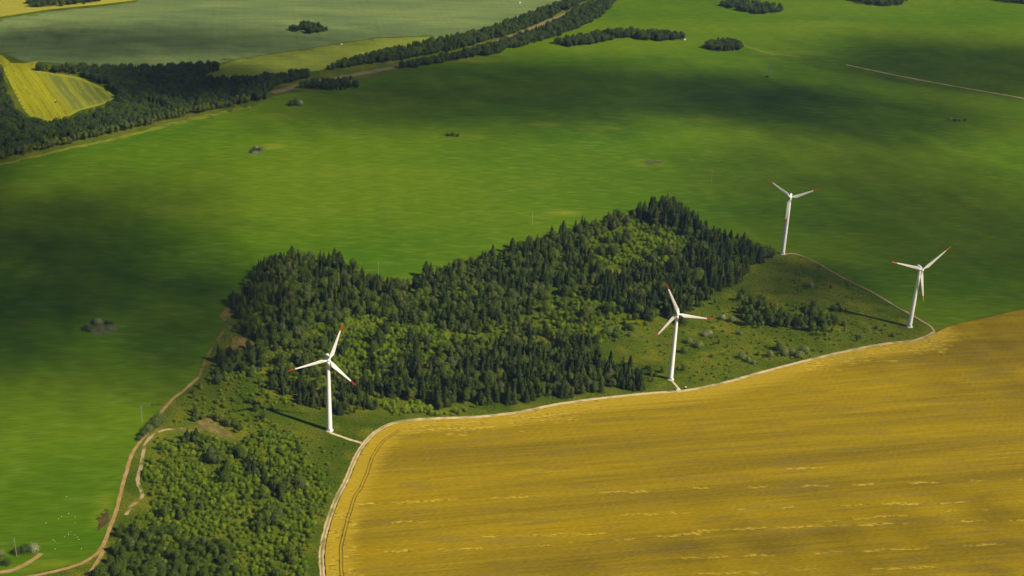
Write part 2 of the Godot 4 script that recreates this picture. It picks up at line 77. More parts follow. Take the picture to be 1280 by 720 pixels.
const BUSHES := {  # x, z, height, paleness
	"turbine": [[458.1, -1289.9, 6, 0.8], [466.0, -1278.8, 6.5, 0.7], [446.0, -1268.1, 6, 0.4], [481.4, -1304.0, 4.5, 0.9], [486.5, -1305.2, 5, 0.9], [514.3, -1340.7, 5, 0.9], [522.6, -1333.1, 6, 0.8], [522.6, -1301.1, 4, 0.5], [463.5, -1337.0, 11, 0.1], [429.4, -1350.2, 6, 0.2], [401.9, -1329.8, 5, 0.2], [395.7, -1316.6, 4, 0.3], [371.9, -1323.6, 7, 0.3]],
	"road": [[505.6, -1245.2, 6, 0.5], [510.1, -1236.7, 5, 0.6], [514.4, -1230.3, 4, 0.5], [537.7, -1243.8, 6.5, 0.8], [526.7, -1249.5, 4, 0.4], [552.8, -1256.8, 8, 0.2], [555.0, -1244.8, 6.5, 0.7], [564.5, -1245.2, 6, 0.7], [569.5, -1238.6, 6.5, 0.7], [579.2, -1246.6, 7, 0.6], [655.2, -1268.9, 4.5, 0.4], [694.3, -1267.0, 4, 0.3], [683.7, -1287.7, 4, 0.3]],
	"upper": [[645.6, -1399.7, 5.5, 0.9], [669.0, -1393.4, 3, 0.2], [648.8, -1300.8, 5, 0.3], [651.0, -1338.0, 6, 0.2], [662.0, -1350.4, 3.5, 0.3], [694.0, -1396.0, 3, 0.5], [643.5, -1440.7, 2.5, 0.7], [677.5, -1449.1, 2.5, 0.4]],
	"pole": [[-122.0, -1162.7, 9, 0.3], [-117.9, -1171.3, 8, 0.4], [-128.2, -1153.0, 7, 0.3], [-133.0, -1146.2, 6, 0.2], [-136.2, -1139.3, 4, 0.1]],
	"corner": [[-209.6, -971.2, 7, 0.95], [-217.4, -972.2, 6, 0.2], [-223.6, -970.7, 5, 0.2], [-229.0, -956.2, 5.5, 0.1], [-235.3, -967.7, 6, 0.6]],
	"pair": [[34.0, -2115.2, 7, 0.1], [40.5, -2118.9, 8, 0.2], [48.1, -2114.1, 8, 0.9]],
	"hollow": [[-209.6, -1370.7, 5, 0.2], [-205.0, -1366.7, 4, 0.3], [-197.2, -1383.1, 6, 0.95], [-201.7, -1385.3, 4, 0.1], [-187.8, -1382.5, 4, 0.1], [-183.5, -1382.2, 3, 0.2]],
	"speckled": [[-25.2, -1915.0, 5, 0.2], [-17.0, -1914.3, 5, 0.3], [-29.8, -1905.7, 4, 0.1], [-21.6, -1921.3, 4, 0.9]],
	"flat": [[268.7, -1952.7, 4.5, 0.1], [276.1, -1952.3, 5, 0.2], [283.0, -1948.4, 4.5, 0.2]],
	"trio": [[1137.5, -2018.6, 4.5, 0.9], [1142.3, -2010.5, 4.5, 0.1], [1151.1, -2010.6, 4, 0.3], [1163.5, -2014.6, 3.5, 0.1]],
}
var POLES := PackedVector2Array([Vector2(-222.9, -966.2), Vector2(-135.5, -1171.4), Vector2(122.6, -1490.8), Vector2(339.3, -1624.6), Vector2(628.0, -1747.2)])
const MAST := Vector2(910.6, -2284.8)
const MAST_BUSH := [[896.5, -2258.6, 4, 0.1]]
var STONES := PackedVector2Array([Vector2(-192.7, -1050.4), Vector2(-187.9, -1024.0), Vector2(-193.5, -1020.1), Vector2(-195.4, -1016.6), Vector2(-205.4, -1011.9), Vector2(-181.7, -1018.1), Vector2(-181.1, -1009.5), Vector2(-185.0, -995.9), Vector2(-183.0, -996.3), Vector2(-184.5, -992.9), Vector2(-179.1, -991.2), Vector2(-187.4, -989.7), Vector2(-196.0, -986.8), Vector2(-194.6, -984.3), Vector2(-197.1, -986.1), Vector2(-193.0, -973.1), Vector2(-171.6, -971.1), Vector2(-174.9, -984.3), Vector2(-176.7, -988.0)])
var CARS := PackedVector2Array([Vector2(414.1, -1183.7), Vector2(423.9, -1186.9)])
var HUTS := PackedVector2Array([Vector2(540.9, -2832.6), Vector2(819.9, -2526.3), Vector2(137.6, -2492.6)])
const TRACTOR := Vector2(-338.2, -2166.8)
const TURBINES := [  # x, z, tower height, yaw, blade length, blade angle
	[45.2, -1139.7, 81, 7, 40, 20],
	[413.4, -1209.4, 81, 348, 38, 96],
	[646.1, -1498.6, 80, 337, 36.5, 64],
	[724.0, -1287.5, 75, 1, 41.5, 47],
]
const PATCHES := [[380, -2383, 57, 23, 0.9], [428, -1996, 28, 11, 0.7], [176, -2171, 40, 14, 0.4], [214, -2146, 29, 13, 0.4], [299, -1947, 27, 14, 0.5], [389, -1659, 24, 8, 1.3], [1, -1929, 21, 13, 0.9], [9, -2061, 25, 19, 0.6], [626, -2656, 27, 20, 0.7], [1000, -2428, 74, 18, 0.5], [554, -1827, 32, 16, 0.4], [1144, -2646, 107, 28, 0.3], [700, -2014, 55, 17, 0.3], [516, -1978, 39, 11, 0.3], [-159, -1023, 5, 27, 0.9], [-163, -994, 4, 26, 0.6], [-196, -952, 29, 6, 0.6], [90, -1822, 91, 18, 0.25], [-97, -1708, 63, 22, 0.2], [754, -2098, 72, 19, 0.2]]  # x, z, spread x, z, strength of yellowing
const CLOUDS := [  # outlines of their shadows on the ground: x, z, spread x, z, thickness
	[[-298, -1535, 233, 291, 0.8], [-483, -1637, 194, 434, 0.85], [-111, -1417, 103, 191, 0.7]],
	[[356, -2196, 464, 227, 0.66], [82, -2163, 158, 89, 0.5], [743, -2153, 250, 169, 0.6], [864, -2164, 165, 81, 0.75]],
	[[1339, -2316, 396, 235, 0.66], [999, -2058, 297, 157, 0.55]],
	[[-268, -2520, 465, 138, 0.5], [-142, -2279, 161, 121, 0.75]],
	[[487, -868, 296, 103, 0.13]],
	[[658, -1413, 80, 68, 0.4]],  # added cloud, put here only to darken the grassy slope
	[[888, -1555, 321, 371, 0.5], [729, -1786, 189, 150, 0.3]],
]
const EYE := Vector3(0, 705, 0)
const LOOK := Basis(Vector3(0.984302, 0.039304, 0.172059), Vector3(0.039849, 0.900219, -0.433609), Vector3(-0.171934, 0.433659, 0.884522))
const FOV := 24.1895
var LODGED := [PackedVector2Array([Vector2(58.3, -1007.4), Vector2(144.7, -1004.4), Vector2(240.1, -999.7), Vector2(359.8, -993.6), Vector2(518.3, -978.0), Vector2(690.9, -966.4)]), PackedVector2Array([Vector2(56.4, -979.3), Vector2(183.1, -969.1), Vector2(350.9, -955.7), Vector2(460.3, -950.3), Vector2(671.3, -931.1)]), PackedVector2Array([Vector2(165.0, -945.0), Vector2(343.2, -929.7), Vector2(463.3, -918.8), Vector2(656.2, -903.9)]), PackedVector2Array([Vector2(80.7, -935.4), Vector2(162.6, -929.1), Vector2(231.8, -924.3)]), PackedVector2Array([Vector2(331.8, -890.9), Vector2(434.7, -883.1), Vector2(520.4, -877.1), Vector2(638.9, -872.7)]), PackedVector2Array([Vector2(330.3, -869.2), Vector2(426.4, -861.2), Vector2(509.6, -853.1), Vector2(623.9, -845.3)]), PackedVector2Array([Vector2(444.6, -1013.5), Vector2(483.6, -1010.9), Vector2(515.2, -1009.4)]), PackedVector2Array([Vector2(145.2, -1129.8), Vector2(193.3, -1129.5), Vector2(242.2, -1130.4)]), PackedVector2Array([Vector2(211.3, -1140.5), Vector2(269.8, -1145.5), Vector2(312.0, -1147.2)])]

const TO_SUN := Vector3(0.589, 0.6665, 0.457)
var soft := FastNoiseLite.new()
var fine := FastNoiseLite.new()
var rng := RandomNumberGenerator.new()
var taken := {}
var mats := {}
var trees := {}

func _ready() -> void:
	var cam := Camera3D.new()
	cam.name = "camera"
	cam.fov = FOV
	cam.near = 1.0
	cam.far = 12000.0
	cam.transform = Transform3D(LOOK, EYE)
	add_child(cam)
	var sky_look := ProceduralSkyMaterial.new()
	sky_look.sky_top_color = Color(0.36, 0.49, 0.68)
	sky_look.sky_horizon_color = Color(0.74, 0.78, 0.80)
	sky_look.sky_curve = 0.2
	sky_look.ground_bottom_color = Color(0.20, 0.24, 0.12)
	sky_look.ground_horizon_color = Color(0.55, 0.58, 0.52)
	var env := Environment.new()
	env.background_mode = Environment.BG_SKY
	env.sky = Sky.new()
	env.sky.sky_material = sky_look
	env.background_energy_multiplier = 0.28
	env.tonemap_mode = Environment.TONE_MAPPER_LINEAR
	env.tonemap_exposure = 1.6
	env.sdfgi_enabled = true
	env.ssao_enabled = true
	env.ssil_enabled = true
	env.fog_enabled = true
	env.fog_density = 0.000021
	env.fog_light_color = Color(0.60, 0.74, 0.90)
	var world := WorldEnvironment.new()
	world.name = "world"
	world.environment = env
	add_child(world)
	var sun := DirectionalLight3D.new()
	sun.name = "sun"
	sun.light_energy = 1.5
	sun.light_color = Color(1.0, 0.945, 0.84)
	sun.light_angular_distance = 0.9
	sun.shadow_enabled = true
	add_child(sun)
	sun.look_at_from_position(TO_SUN * 3000.0, Vector3.ZERO, Vector3.UP)

	rng.seed = 7
	for n: FastNoiseLite in [soft, fine]:
		n.noise_type = FastNoiseLite.TYPE_SIMPLEX_SMOOTH
		n.frequency = 1.0
		n.fractal_type = FastNoiseLite.FRACTAL_FBM
		n.fractal_octaves = 3
	soft.seed = 3
	fine.seed = 11
	fine.fractal_octaves = 2
	make_materials()
	make_ground()
	make_fields()
	make_tracks()
	make_clouds()
	make_turbines()
	make_woods()
	make_bushes()
	make_small_things()
	make_grass()

# ------------------------------------------------------------------ helpers
func height_at(x: float, z: float) -> float:
	var s := 0.0
	for g in RELIEF:
		var a: float = (x - g[0]) / g[2]
		var b: float = (z - g[1]) / g[3]
		s += g[4] * exp(-a * a - b * b)
	return s

func on_ground(p: Vector2, up := 0.0) -> Vector3:
	return Vector3(p.x, height_at(p.x, p.y) + up, p.y)

func numbered(called: String) -> String:
	var k: int = taken.get(called, 0)
	taken[called] = k + 1
	return called if k == 0 else "%s_%03d" % [called, k]

func tag(o: Node, label: String, category := "", group := "", kind := "") -> void:
	o.set_meta("label", label)
	if category: o.set_meta("category", category)
	if group: o.set_meta("group", group)
	if kind: o.set_meta("kind", kind)

func thing(called: String, at: Vector3, label: String, category: String, group := "") -> Node3D:
	var o := Node3D.new()
	o.name = numbered(called)
	o.position = at
	add_child(o)
	tag(o, label, category, group)
	return o

func put(called: String, mesh: Mesh, material: Material, parent: Node = self) -> MeshInstance3D:
	var o := MeshInstance3D.new()
	o.name = numbered(called) if parent == self else called
	o.mesh = mesh
	if material: o.set_surface_override_material(0, material)
	parent.add_child(o, true)
	return o

func solid(st: SurfaceTool) -> ArrayMesh:
	st.generate_normals()
	return st.commit()

func begin() -> SurfaceTool:
	var st := SurfaceTool.new()
	st.begin(Mesh.PRIMITIVE_TRIANGLES)
	return st

func quad(st: SurfaceTool, a: Vector3, b: Vector3, c: Vector3, d: Vector3) -> void:
	for p: Vector3 in [a, b, c, a, c, d]: st.add_vertex(p)

func box(st: SurfaceTool, c: Vector3, s: Vector3, taper := 1.0) -> void:
	# a box whose top is TAPER times as wide and long as its foot
	var h := s * 0.5
	var v := []
	for y in [-1, 1]:
		var k := 1.0 if y < 0 else taper
		for q: Vector2 in [Vector2(-1, -1), Vector2(1, -1), Vector2(1, 1), Vector2(-1, 1)]:
			v.append(c + Vector3(q.x * h.x * k, y * h.y, q.y * h.z * k))
	st.set_smooth_group(-1)
	quad(st, v[3], v[2], v[1], v[0])
	quad(st, v[4], v[5], v[6], v[7])
	for i in 4:
		var j := (i + 1) % 4
		quad(st, v[i], v[j], v[j + 4], v[i + 4])

func tube(st: SurfaceTool, a: Vector3, b: Vector3, ra: float, rb: float, n := 8, caps := true) -> void:
	var w := (b - a).normalized()
	var u := w.cross(Vector3.RIGHT if absf(w.x) < 0.8 else Vector3.UP).normalized()
	var v := w.cross(u)
	st.set_smooth_group(0)
	for i in n:
		var p := u * cos(TAU * i / n) + v * sin(TAU * i / n)
		var q := u * cos(TAU * (i + 1) / n) + v * sin(TAU * (i + 1) / n)
		quad(st, a + p * ra, a + q * ra, b + q * rb, b + p * rb)
		if caps:
			st.set_smooth_group(-1)
			for x: Vector3 in [b + p * rb, b + q * rb, b, a, a + q * ra, a + p * ra]: st.add_vertex(x)
			st.set_smooth_group(0)

func lathe(st: SurfaceTool, profile: Array, n := 24, turn := Basis(), at := Vector3.ZERO) -> void:
	# profile: [radius, height] pairs turned round y
	st.set_smooth_group(0)
	for k in profile.size() - 1:
		for i in n:
			var a := TAU * i / n
			var b := TAU * (i + 1) / n
			var r0: float = profile[k][0]
			var r1: float = profile[k + 1][0]
			var y0: float = profile[k][1]
			var y1: float = profile[k + 1][1]
			quad(st, at + turn * Vector3(r0 * cos(a), y0, r0 * sin(a)), at + turn * Vector3(r0 * cos(b), y0, r0 * sin(b)),
				at + turn * Vector3(r1 * cos(b), y1, r1 * sin(b)), at + turn * Vector3(r1 * cos(a), y1, r1 * sin(a)))

func smooth_line(pts: PackedVector2Array, step := 3.0) -> PackedVector2Array:
	var r := PackedVector2Array()
	for i in pts.size() - 1:
		var a := pts[maxi(i - 1, 0)]
		var d := pts[mini(i + 2, pts.size() - 1)]
		var n := maxi(2, int(pts[i].distance_to(pts[i + 1]) / step))
		for k in n: r.append(pts[i].cubic_interpolate(pts[i + 1], a, d, float(k) / n))
	r.append(pts[pts.size() - 1])
	return r

func side_of(line: PackedVector2Array, i: int) -> Vector2:
	var d := (line[mini(i + 1, line.size() - 1)] - line[maxi(i - 1, 0)]).normalized()
	return Vector2(-d.y, d.x)   # to the right of the way the line runs

func wobble(poly: PackedVector2Array, amount: float, step := 6.0) -> PackedVector2Array:
	# an outline with an uneven edge
	var r := PackedVector2Array()
	for i in poly.size():
		var a := poly[i]
		var b := poly[(i + 1) % poly.size()]
		var n := maxi(1, int(a.distance_to(b) / step))
		for k in n:
			var p := a.lerp(b, float(k) / n)
			r.append(p + Vector2(soft.get_noise_2d(p.x * 0.04, p.y * 0.04), fine.get_noise_2d(p.x * 0.04 + 70.0, p.y * 0.04)) * amount)
	return r

func gap(p: Vector2, line: PackedVector2Array) -> float:
	var best := 1e9
	for i in line.size() - 1:
		best = minf(best, p.distance_squared_to(Geometry2D.get_closest_point_to_segment(p, line[i], line[i + 1])))
	return sqrt(best)

func mesh_of(v: PackedVector3Array, n: PackedVector3Array, c: PackedColorArray, uv: PackedVector2Array, idx: PackedInt32Array) -> ArrayMesh:
	var a := []
	a.resize(Mesh.ARRAY_MAX)
	a[Mesh.ARRAY_VERTEX] = v
	a[Mesh.ARRAY_NORMAL] = n
	if c.size(): a[Mesh.ARRAY_COLOR] = c
	if uv.size(): a[Mesh.ARRAY_TEX_UV] = uv
	if idx.size(): a[Mesh.ARRAY_INDEX] = idx
	var m := ArrayMesh.new()
	m.add_surface_from_arrays(Mesh.PRIMITIVE_TRIANGLES, a)
	return m

func sheet(poly: PackedVector2Array, du: float, dv: float, up: float, look: Callable, tile: Vector2) -> ArrayMesh:
	# a sheet of land inside POLY that follows the relief; LOOK(x, z) gives its colour and, as alpha, how high the crop stands
	var lo := poly[0]
	var hi := poly[0]
	for p in poly:
		lo = lo.min(p)
		hi = hi.max(p)
	var nx := int(ceil((hi.x - lo.x) / du)) + 1
	var nz := int(ceil((hi.y - lo.y) / dv)) + 1
	var inside := PackedByteArray()
	inside.resize(nx * nz)
	# scan lines, so that a large outline stays quick
	for j in nz:
		var z := lo.y + j * dv
		var cuts := []
		for i in poly.size():
			var a := poly[i]
			var b := poly[(i + 1) % poly.size()]
			if (a.y > z) != (b.y > z): cuts.append(a.x + (z - a.y) / (b.y - a.y) * (b.x - a.x))
		cuts.sort()
		for k in range(0, cuts.size() - 1, 2):
			for i in range(int(ceil((cuts[k] - lo.x) / du)), int(floor((cuts[k + 1] - lo.x) / du)) + 1): inside[j * nx + i] = 1
	var near := PackedByteArray()   # cells that the outline runs through
	near.resize(nx * nz)
	for i in poly.size():
		var a := poly[i]
		var b := poly[(i + 1) % poly.size()]
		var n := int(a.distance_to(b) / minf(du, dv) * 2.0) + 1
		for k in n + 1:
			var p := (a.lerp(b, float(k) / n) - lo) / Vector2(du, dv)
			near[clampi(int(p.y), 0, nz - 1) * nx + clampi(int(p.x), 0, nx - 1)] = 1
	var v := PackedVector3Array()
	var nor := PackedVector3Array()
	var col := PackedColorArray()
	var uv := PackedVector2Array()
	var idx := PackedInt32Array()
	var at := PackedInt32Array()
	at.resize(nx * nz)
	at.fill(-1)
	for j in nz:
		for i in nx:
			if not inside[j * nx + i]: continue
			at[j * nx + i] = v.size()
			var x := lo.x + i * du
			var z := lo.y + j * dv
			var c: Color = look.call(x, z)
			v.append(Vector3(x, height_at(x, z) + up + c.a, z))
			c.a = 1.0
			col.append(c)
			uv.append(Vector2(x / tile.x, z / tile.y))
	nor.resize(v.size())
	for j in nz:
		for i in nx:
			var k := at[j * nx + i]
			if k < 0: continue
			var l := at[j * nx + i - 1] if i > 0 else -1
			var r := at[j * nx + i + 1] if i < nx - 1 else -1
			var t := at[(j - 1) * nx + i] if j > 0 else -1
			var b := at[(j + 1) * nx + i] if j < nz - 1 else -1
			var ex := v[r if r >= 0 else k] - v[l if l >= 0 else k]
			var ez := v[b if b >= 0 else k] - v[t if t >= 0 else k]
			nor[k] = ez.cross(ex).normalized() if ex.length_squared() > 0.0 and ez.length_squared() > 0.0 else Vector3.UP
	for j in nz - 1:
		for i in nx - 1:
			var q := [at[j * nx + i], at[j * nx + i + 1], at[(j + 1) * nx + i + 1], at[(j + 1) * nx + i]]
			if not near[j * nx + i]:
				if q.min() >= 0: idx.append_array(PackedInt32Array([q[0], q[1], q[2], q[0], q[2], q[3]]))
				continue
			var p := lo + Vector2(i * du, j * dv)
			for piece in Geometry2D.intersect_polygons(PackedVector2Array([p, p + Vector2(du, 0), p + Vector2(du, dv), p + Vector2(0, dv)]), poly):
				var tri := Geometry2D.triangulate_polygon(piece)
				var first := v.size()
				for w: Vector2 in piece:
					var c: Color = look.call(w.x, w.y)
					v.append(Vector3(w.x, height_at(w.x, w.y) + up + c.a, w.y))
					c.a = 1.0
					col.append(c)
					nor.append(Vector3.UP)
					uv.append(Vector2(w.x / tile.x, w.y / tile.y))
				for k in range(0, tri.size(), 3):
					var a2 := v[first + tri[k]]
					var turn := (v[first + tri[k + 1]] - a2).cross(v[first + tri[k + 2]] - a2).y
					idx.append_array(PackedInt32Array([first + tri[k], first + tri[k + 1], first + tri[k + 2]] if turn < 0 else [first + tri[k], first + tri[k + 2], first + tri[k + 1]]))
	return mesh_of(v, nor, col, uv, idx)

func ribbon(line: PackedVector2Array, across: Array, up: float, look: Callable) -> ArrayMesh:
	# a strip along LINE with one row of points per offset in ACROSS; LOOK(share along, offset, x, z) gives the colour
	var v := PackedVector3Array()
	var nor := PackedVector3Array()
	var col := PackedColorArray()
	var uv := PackedVector2Array()
	var idx := PackedInt32Array()
	var w := across.size()
	for i in line.size():
		var s := side_of(line, i)
		for k in w:
			var o: float = across[k]
			var edge := 0.42 * absf(o) * soft.get_noise_2d(line[i].x * 0.12 + k * 9.0, line[i].y * 0.12)
			var p := line[i] + s * (o + edge * signf(o))
			v.append(on_ground(p, up))
			nor.append(Vector3.UP)
			col.append(look.call(float(i) / line.size(), o, p.x, p.y))
			uv.append(p / 18.0)
			if i > 0 and k > 0:
				var a := (i - 1) * w + k - 1
				idx.append_array(PackedInt32Array([a, a + w + 1, a + 1, a, a + w, a + w + 1]))
	return mesh_of(v, nor, col, uv, idx)

func grain(seed_of: int, freq: float, low: float, octaves := 4, size := 512) -> ImageTexture:
	# seamless grain whose values run from LOW to 1
	var n := FastNoiseLite.new()
	n.seed = seed_of
	n.frequency = freq
	n.fractal_octaves = octaves
	n.noise_type = FastNoiseLite.TYPE_SIMPLEX_SMOOTH
	var data := n.get_seamless_image(size, size).get_data()
	for i in data.size():
		var t := clampf((data[i] / 255.0 - 0.2) / 0.6, 0.0, 1.0)
		data[i] = int(255.0 * pow(lerpf(low, 1.0, t), 1.0 / 2.2))
	var img := Image.create_from_data(size, size, false, Image.FORMAT_L8, data)
	img.convert(Image.FORMAT_RGB8)
	img.generate_mipmaps()
	return ImageTexture.create_from_image(img)

func matt(linear: Color, rough := 1.0, coloured := false, texture: Texture2D = null) -> StandardMaterial3D:
	var m := StandardMaterial3D.new()
	m.albedo_color = linear.linear_to_srgb()
	m.roughness = rough
	m.metallic_specular = 0.0
	m.vertex_color_use_as_albedo = coloured
	m.albedo_texture = texture
	return m

func make_materials() -> void:
	mats.ground = matt(Color.WHITE, 1, true, grain(1, 0.03, 0.55))
	mats.crop = matt(Color.WHITE, 1, true, grain(2, 0.03, 0.74))
	mats.wheat = matt(Color.WHITE, 1, true, grain(4, 0.04, 0.62))
	mats.dirt = matt(Color.WHITE, 1, true, grain(5, 0.05, 0.7))
	mats.bark = matt(Color(0.09, 0.07, 0.05))
	mats.pale_bark = matt(Color(0.30, 0.28, 0.24))
	mats.white_paint = matt(Color(0.80, 0.80, 0.79), 0.42)
	mats.white_paint.metallic_specular = 0.5
	mats.tip_red = matt(Color(0.50, 0.035, 0.02), 0.45)
	mats.tip_orange = matt(Color(0.72, 0.13, 0.02), 0.45)
	mats.concrete = matt(Color(0.42, 0.40, 0.36), 0.9)
	mats.steel = matt(Color(0.13, 0.14, 0.15), 0.6)
	mats.dark_door = matt(Color(0.16, 0.18, 0.20), 0.6)
	mats.cloud = matt(Color(0.85, 0.85, 0.86))
	mats.rubber = matt(Color(0.02, 0.02, 0.02), 0.9)
	mats.glass = matt(Color(0.02, 0.025, 0.03), 0.08)
	mats.glass.metallic_specular = 0.5
	for spec in [["spruce", [[0.027, 0.040, 0.010], [0.034, 0.049, 0.011], [0.045, 0.058, 0.015], [0.022, 0.034, 0.012]]],
			["broadleaf", [[0.052, 0.077, 0.012], [0.065, 0.093, 0.015], [0.091, 0.117, 0.014], [0.075, 0.091, 0.036], [0.034, 0.053, 0.023], [0.043, 0.065, 0.025]]],
			["shrub", [[0.098, 0.145, 0.008], [0.119, 0.172, 0.010], [0.154, 0.207, 0.013], [0.072, 0.115, 0.010]]],
			["bush", [[0.054, 0.082, 0.024], [0.094, 0.123, 0.036], [0.159, 0.187, 0.069], [0.258, 0.277, 0.148]]]]:
		var row := []
		for c in spec[1]:
			var m := matt(Color(c[0], c[1], c[2]) , 0.9, true)
			m.backlight = Color(0.12, 0.15, 0.03)
			row.append(m)
		mats[spec[0]] = row

# ------------------------------------------------------------------ land
func meadow(x: float, z: float) -> Color:
	var a := soft.get_noise_2d(x * 0.008, z * 0.008)
	var b := fine.get_noise_2d(x * 0.045, z * 0.045)
	var d := soft.get_noise_2d(x * 0.025 + 60.0, z * 0.025)
	var c := Color(0.057, 0.093, 0.007).lerp(Color(0.107, 0.138, 0.009), clampf(0.5 + a * 1.2 + 0.5 * b, 0, 1))
	c = c.lerp(Color(0.165, 0.172, 0.012), clampf(d * 1.8 - 0.15, 0, 0.8))
	c = c.lerp(Color(0.103, 0.093, 0.019), clampf(b * 1.1 - 0.25, 0, 0.5))
	c.a = 0.0
	return c

func steps(spans: Array) -> PackedFloat32Array:
	var r := PackedFloat32Array()
	for s in spans:
		var n := int(round((s[1] - s[0]) / s[2]))
		for i in n: r.append(s[0] + i * s[2])
	r.append(spans[-1][1])
	return r

func make_ground() -> void:
	var xs := steps([[-9000, -3000, 1500], [-3000, -800, 100], [-800, -260, 20], [-260, 820, 8], [820, 2200, 20], [2200, 4000, 100], [4000, 10000, 1500]])
	var zs := steps([[-12000, -6000, 1500], [-6000, -3400, 100], [-3400, -1640, 20], [-1640, -840, 8], [-840, -300, 20], [-300, 600, 100], [600, 3600, 1500]])
	var v := PackedVector3Array()
	var nor := PackedVector3Array()
	var col := PackedColorArray()
	var uv := PackedVector2Array()
	var idx := PackedInt32Array()
	var w := xs.size()
	for j in zs.size():
		for i in w:
			var x := xs[i]
			var z := zs[j]
			var y := height_at(x, z)
			v.append(Vector3(x, y, z))
			nor.append(Vector3(y - height_at(x + 1.0, z), 1.0, y - height_at(x, z + 1.0)).normalized())
			var c := meadow(x, z)
			c.a = 1.0
			col.append(c)
			uv.append(Vector2(x, z) / 45.0)
			if i > 0 and j > 0:
				var a := (j - 1) * w + i - 1
				idx.append_array(PackedInt32Array([a, a + 1, a + w + 1, a, a + w + 1, a + w]))
	tag(put("ground", mesh_of(v, nor, col, uv, idx), mats.ground), "rough green grassland under the fields and woods", "", "", "structure")

func green_look(x: float, z: float) -> Color:
	var a := soft.get_noise_2d(x * 0.0012 + 40.0, z * 0.003)
	var b := fine.get_noise_2d(x * 0.008, z * 0.06)
	var d := soft.get_noise_2d(x * 0.02, z * 0.13 + 200.0)
	var c := Color(0.054, 0.123, 0.002).lerp(Color(0.090, 0.154, 0.003), clampf(0.5 + a * 1.1, 0, 1))
	c = c.lerp(Color(0.115, 0.159, 0.008), clampf(b * 0.4 + d * 0.25 - 0.02, 0, 0.4))
	c = c * (1.0 + 0.12 * d)
	c = c.lerp(Color(0.139, 0.191, 0.018), 0.35 * smoothstep(0.26, 0.44, fine.get_noise_2d(x * 0.026 + 300.0, z * 0.12)))   # thin pale dashes
	for p in PATCHES:
		var u: float = (x - p[0]) / p[2]
		var w: float = (z - p[1]) / p[3]
		var q := u * u + w * w
		if q < 2.5:
			var ragged := 0.5 + 0.5 * smoothstep(-0.35, 0.25, fine.get_noise_2d(x * 0.03, z * 0.18 + 33.0))
			c = c.lerp(Color(0.168, 0.205, 0.012), clampf(p[4] * 0.85 * (1.0 - smoothstep(0.3, 1.6, q)) * ragged, 0, 1))
	c.a = 0.0
	return c

var wheat_edge: PackedVector2Array
var edge_grid := {}

func edge_gap(x: float, z: float) -> float:
	# distance to the track side of the wheat, kept on a 10 m grid
	var gx := floori(x / 10.0)
	var gz := floori(z / 10.0)
	var r := []
	for k: Vector2i in [Vector2i(gx, gz), Vector2i(gx + 1, gz), Vector2i(gx, gz + 1), Vector2i(gx + 1, gz + 1)]:
		if not edge_grid.has(k): edge_grid[k] = gap(Vector2(k) * 10.0, wheat_edge)
		r.append(edge_grid[k])
	var fx := x / 10.0 - gx
	var fz := z / 10.0 - gz
	return lerpf(lerpf(r[0], r[1], fx), lerpf(r[2], r[3], fx), fz)

func wheat_look(x: float, z: float) -> Color:
	var broad := soft.get_noise_2d(x * 0.0013, z * 0.020)
	var streak := fine.get_noise_2d(x * 0.0035, z * 0.20)
	var thin := soft.get_noise_2d(x * 0.008 + 90.0, z * 0.55)
	var c := Color(0.291, 0.207, 0.007)
	c = c.lerp(Color(0.194, 0.141, 0.009), clampf(0.35 + broad * 1.3 + streak * 0.6, 0, 1))
	c = c.lerp(Color(0.352, 0.256, 0.010), clampf(streak * 0.5 - 0.05, 0, 0.4))
	c = c * (1.0 + 0.26 * thin)
	c = c.lerp(Color(0.183, 0.135, 0.039), clampf((fine.get_noise_2d(x * 0.010 + 55.0, z * 0.07) - 0.22) * 1.4, 0, 0.35))
	var tall := 0.75 + 0.06 * streak + 0.05 * thin
	var e := edge_gap(x, z)
	if e < 34.0:
		c = c.lerp(Color(0.428, 0.306, 0.022), 0.75 * (1.0 - smoothstep(14.0, 34.0, e + 8.0 * streak)))
	var flat := 0.0
	if e < 40.0:
		# wind-laid blotches on the headland
		var f := fine.get_noise_2d(x * 0.06, z * 0.2) + 0.6 * soft.get_noise_2d(x * 0.02, z * 0.03)
		var where := 1.0 if (x < 60.0 and z > -1075.0) or (x > 120.0 and x < 330.0) or x > 560.0 else 0.25
		flat = 0.75 * smoothstep(0.20, 0.40, f * where - maxf(0.0, e - 18.0) * 0.012)
	for i in LODGED.size():
		var l: PackedVector2Array = LODGED[i]
		if x < l[0].x or x > l[l.size() - 1].x + 400.0 * float(i != 6 and i < 6): continue
		var zl := l[l.size() - 1].y
		for k in l.size() - 1:
			if x >= l[k].x and x <= l[k + 1].x:
				zl = lerpf(l[k].y, l[k + 1].y, (x - l[k].x) / (l[k + 1].x - l[k].x))
				break
		var off := z - zl
		if absf(off) > 9.0: continue
		off -= 2.0 * fine.get_noise_2d(x * 0.03, i * 31.0) + 1.2 * soft.get_noise_2d(x * 0.3, i * 5.0)
		var there := smoothstep(-0.12, 0.12, soft.get_noise_2d(x * 0.022 + i * 13.0, i * 7.0))
		var wide := 0.35 + 1.9 * clampf(soft.get_noise_2d(x * 0.02, i * 17.0) + 0.05, 0, 1) + 1.7 * fine.get_noise_2d(x * 0.14, i * 3.0 + off * 0.6)
		flat = maxf(flat, there * (1.0 - smoothstep(wide * 0.7, wide + 0.8, absf(off))))
	c = c.lerp(Color(0.486, 0.364, 0.047), flat * 0.85)
	c = c.lerp(Color(0.138, 0.099, 0.010), 0.8 * smoothstep(0.08, 0.3, flat) * smoothstep(0.14, 0.30, fine.get_noise_2d(x * 0.16 + 500.0, z * 0.45)))   # dark flecks painted as the shade along the flattened strips
	c.a = tall - 0.6 * flat
	return c

